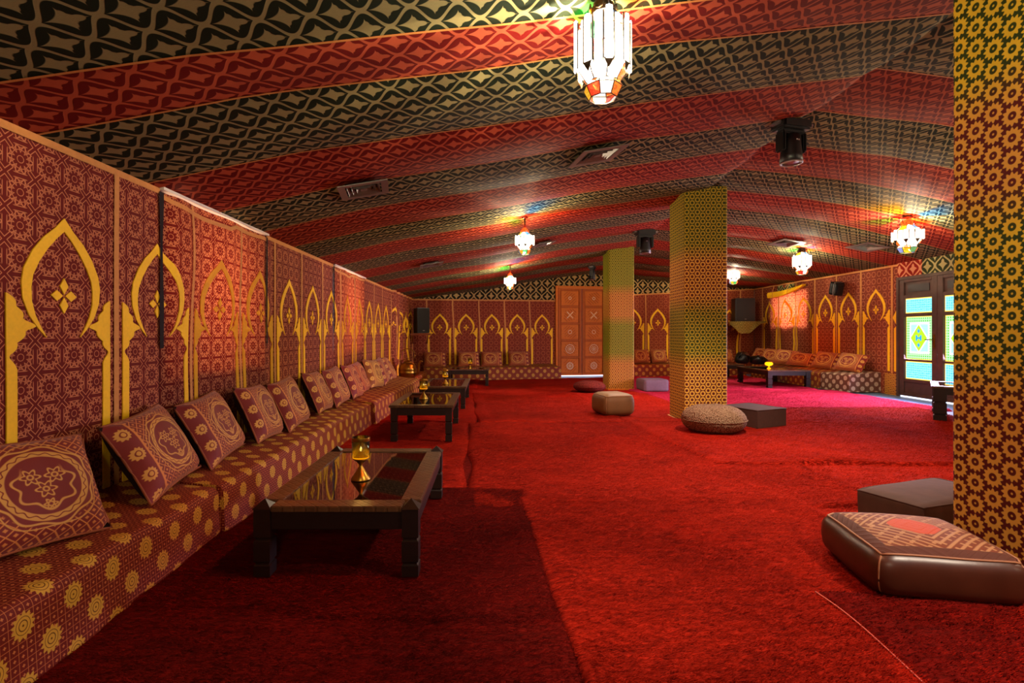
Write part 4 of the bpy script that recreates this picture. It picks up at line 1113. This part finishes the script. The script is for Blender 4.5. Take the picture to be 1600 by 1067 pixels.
# ------------------------------------------------------------------ stage lamps, vents, speakers
def moving_head(label, x, y, zt, k=1.0, rz=0, tilt=0):
    t = thing('moving_head_lamp', label, 'stage lamp', (x, y, zt), rz); t.scale = (k, k, k)
    box('base', (0, 0, -.05), (.34, .20, .10), 'black', t, .02)
    for s in (-1, 1): box('clamp_foot', (s*.18, 0, -.04), (.08, .12, .03), 'steel', t, .008)
    box('yoke_bridge', (0, 0, -.12), (.28, .10, .04), 'black', t, .012)
    for s in (-1, 1): box('yoke_arm', (s*.125, 0, -.22), (.04, .12, .20), 'black', t, .015)
    h = bpy.data.objects.new('x', None) if False else None
    bm = bmesh.new()
    prof = [(.05, .12), (.085, .10), (.09, .0), (.10, -.10), (.105, -.16), (.098, -.165)]
    o = lathe('lamp_head', prof, 'black', t, 20, (0, 0, -.25)); o.rotation_euler = (tilt, 0, 0)
    o2 = lathe('lens_ring', [(.085, -.166), (.105, -.166), (.105, -.178), (.085, -.178), (.085, -.166)], 'steel', t, 20, (0, 0, -.25), caps=False)
    o3 = lathe('lens', [(.001, -.170), (.085, -.169), (.085, -.171), (.001, -.172)], 'steel', t, 20, (0, 0, -.25), caps=False)
    lathe('side_knob', [(.001, 0), (.02, 0), (.02, .015), (.001, .015)], 'steel', t, 10, (0, -.075, -.22)).rotation_euler = (0, 0, 0)
    return t
moving_head('nearest black moving head lamp on the ceiling ridge', 3.02, 5.15, ceil_h(3.02, 5.15), 1.0, .25)
moving_head('second black moving head lamp between the two farther columns', 2.92, 9.7, ceil_h(2.92, 9.7), 1.05, .1)
moving_head('farthest black moving head lamp above the pine door', 2.72, 13.75, ceil_h(2.72, 13.75), .85, 1.2)
t = thing('wall_spotlight', 'small black spotlight tilted on the right wall above an arch', 'stage lamp', (8.40, 12.3, 2.38), math.radians(0))
bm = bmesh.new(); v = bm_box(bm, (-.10, 0, 0), (.18, .30, .28), .03); bmesh.ops.rotate(bm, verts=v, cent=(0, 0, 0), matrix=Matrix.Rotation(.25, 3, 'X')); fin('housing', bm, 'black', t)
for k in range(4):
    bm = bmesh.new(); v = bm_box(bm, (-.10, -.10+.065*k, 0), (.20, .012, .31), .003); bmesh.ops.rotate(bm, verts=v, cent=(0, 0, 0), matrix=Matrix.Rotation(.25, 3, 'X')); fin('cooling_fin', bm, 'steel' if k == 1 else 'black', t)
tube('bracket', [(.09, 0, .1), (.0, 0, .16), (-.1, 0, .13)], .012, 'black', t)
def vent(label, px, py, Z, s=.42, blue=False):
    x = (px-767)/800*Z; y = Z; z = ceil_h(x, y)
    dzx = (ceil_h(x+.2, y, False)-ceil_h(x-.2, y, False))/.4; dzy = (ceil_h(x, y+.2, False)-ceil_h(x, y-.2, False))/.4
    t = thing('ceiling_vent', label, 'air vent', (x, y, z-.035)); t.rotation_euler = (math.atan(dzy), -math.atan(dzx), math.atan(.172))
    def frame(name, o, i, zz, mt, slope=.0):
        vs = []
        for r, q in ((o, zz), (i, zz+slope)):
            for a, b in ((-1, -1), (1, -1), (1, 1), (-1, 1)): vs.append((a*r, b*r, q))
        vs += [(p[0], p[1], p[2]+.008) for p in vs]
        fs = []
        for k in range(4):
            k2 = (k+1) % 4; fs += [(k, k2, 4+k2, 4+k), (8+k, 8+k2, 12+k2, 12+k), (k, k2, 8+k2, 8+k), (4+k, 4+k2, 12+k2, 12+k)]
        pyd(name, vs, fs, mt, t)
    frame('rim', s/2, s/2*.72, -.006, 'ventm', .002)
    for q, r in enumerate((.66, .48, .30)): frame('louvre', s/2*r, s/2*(r-.10), -.004, 'ventm', .028)
    pyd('duct', [(-s/2*.7, -s/2*.7, .03), (s/2*.7, -s/2*.7, .03), (s/2*.7, s/2*.7, .03), (-s/2*.7, s/2*.7, .03)], [(0, 1, 2, 3)], 'ventdark', t)
    pyd('centre_plate', [(-s*.07, -s*.07, .0), (s*.07, -s*.07, .0), (s*.07, s*.07, .0), (-s*.07, s*.07, .0)], [(0, 1, 2, 3)], 'ventm', t)
vent('square grey air vent nearest the left wall', 569, 283, 4.45)
vent('square grey air vent right of centre, below the nearest lantern', 934, 234, 4.90, .46)
vent('small air vent far along the left side of the ceiling', 674, 408, 8.9, .40)
vent('faint air vent right of the second left lantern', 850, 380, 9.1, .36)
vent('bluish air vent left of the second right lantern', 1228, 375, 10.2, .5)
vent('bluish air vent between the two nearer right lanterns', 1355, 389, 9.75, .5)
def speaker(label, x, y, z, w_, d, h, rz):
    t = thing('loudspeaker', label, 'speaker', (x, y, z), rz)
    box('cabinet', (0, d/2, h/2), (w_, d, h), 'black', t, .015); box('front_grille', (0, -.006, h/2), (w_*.92, .016, h*.94), 'grille', t, .005)
    box('name_badge', (0, -.017, h*.10), (.05, .005, .014), 'steel', t); return t
speaker('black loudspeaker in the left back corner above the kettle', -1.80, 13.70, 1.31, .34, .40, .68, math.radians(24))
speaker('larger black loudspeaker in the right back corner', 7.83, 15.75, 1.67, .58, .40, .72, math.radians(-8))
def shelf(label, x, y, z, sx_, sy_, rz, mat):
    t = thing('speaker_shelf', label, 'shelf', (x, y, z), rz); box('board', (0, 0, 0), (sx_, sy_, .05), mat, t, .01)
    for s in (-1, 1): tube('bracket', [(s*sx_*.35, sy_/2, -.25), (s*sx_*.35, -sy_*.3, -.03)], .015, mat, t, 6)
    return t
shelf('cloth covered shelf under the left corner loudspeaker', -1.92, 13.95, 1.28, .55, .5, math.radians(10), 'piping')
shelf('shelf under the right corner loudspeaker', 7.9, 15.95, 1.635, .9, .5, math.radians(-8), 'tape')
# draped cloth hanging off the right shelf
vs = []; uv = []; fs = []; A_, B_ = 22, 9
for j in range(B_):
    for i in range(A_):
        u = i/(A_-1); v = j/(B_-1); dp = .34*math.sin(PI*min(1, u*1.15+.05))**.8+.05
        x = 7.28+1.08*u; y = 15.62-.10*v+.05*math.sin(u*9+v*3)+.02*u; z = 1.675-dp*v+(.02*math.sin(u*20)*v)
        if j == 0: y += .06
        vs.append((x, y, z)); uv.append((u, v*.4))
for j in range(B_-1):
    for i in range(A_-1): q = j*A_+i; fs.append((q, q+1, q+A_+1, q+A_))
tag(pyd('draped_cloth', vs, fs, 'cloth', None, uv, True), 'green gold cloth draped over the right loudspeaker shelf', 'cloth')

# ------------------------------------------------------------------ brass kettle
t = thing('brass_kettle', 'large old brass kettle with hoop handle in the left back corner', 'kettle', (-1.88, 11.55, .30), math.radians(-25))
lathe('body', [(.15, 0), (.17, .01), (.195, .05), (.20, .11), (.205, .12), (.20, .13), (.20, .19), (.205, .20), (.195, .22), (.18, .28), (.14, .33), (.09, .345)], 'brass', t, 32)
lathe('lid', [(.10, .345), (.095, .36), (.06, .39), (.02, .40), (.015, .42), (.028, .44), (.015, .46), (.002, .465)], 'brass', t, 24)
tube('spout', [(.17, 0, .06), (.27, 0, .10), (.30, 0, .20), (.31, 0, .33), (.36, 0, .39), (.40, 0, .37)], .035, 'brass', t, 10, .014)
tube('hoop_handle', [(-.18, 0, .28), (-.20, 0, .42), (-.17, 0, .60), (-.05, 0, .655), (.10, 0, .65), (.19, 0, .58), (.20, 0, .50), (.17, 0, .46)], .012, 'brass', t, 8)
tube('hinge_bar', [(-.18, 0, .28), (-.15, 0, .40), (-.10, 0, .42), (.16, 0, .32)], .009, 'brass', t, 8)
# ------------------------------------------------------------------ bags on the corner of the right sofa
def bag(label, x, y, z, sx_, sy_, sz_, seed):
    t = thing('black_bag', label, 'bag', (x, y, z)); vs = []; fs = []; N, K = 10, 20
    for j in range(N+1):
        ph = -PI/2+PI*j/N; zz = (math.sin(ph)+1)/2*sz_; r = math.cos(ph)**.5 if j not in (0, N) else 0
        for k in range(K):
            a = 2*PI*k/K; q = 1+.22*noise.noise(Vector((math.cos(a)*1.6, math.sin(a)*1.6, ph+seed))); vs.append((sx_/2*r*math.cos(a)*q, sy_/2*r*math.sin(a)*q, max(0, zz*q)))
    for j in range(N):
        for k in range(K): k2 = (k+1) % K; fs.append((j*K+k, j*K+k2, (j+1)*K+k2, (j+1)*K+k))
    pyd('bag_body', vs, fs, 'black', t, None, True)
    tube('strap', [(-sx_*.35, -sy_*.3, sz_*.6), (-sx_*.2, -sy_*.5, sz_*.95), (sx_*.15, -sy_*.55, sz_*.8), (sx_*.3, -sy_*.4, sz_*.4)], .014, 'black', t, 6)
    lathe('buckle', [(.001, 0), (.03, 0), (.03, .012), (.001, .012)], 'steel', t, 8, (sx_*.1, -sy_*.42, sz_*.55))
bag('black bag slumped in the right corner, left one', 7.05, 14.35, .45, .42, .3, .30, 1)
bag('black camera bag in the right corner, right one with buckle', 7.42, 14.2, .44, .50, .32, .24, 5)
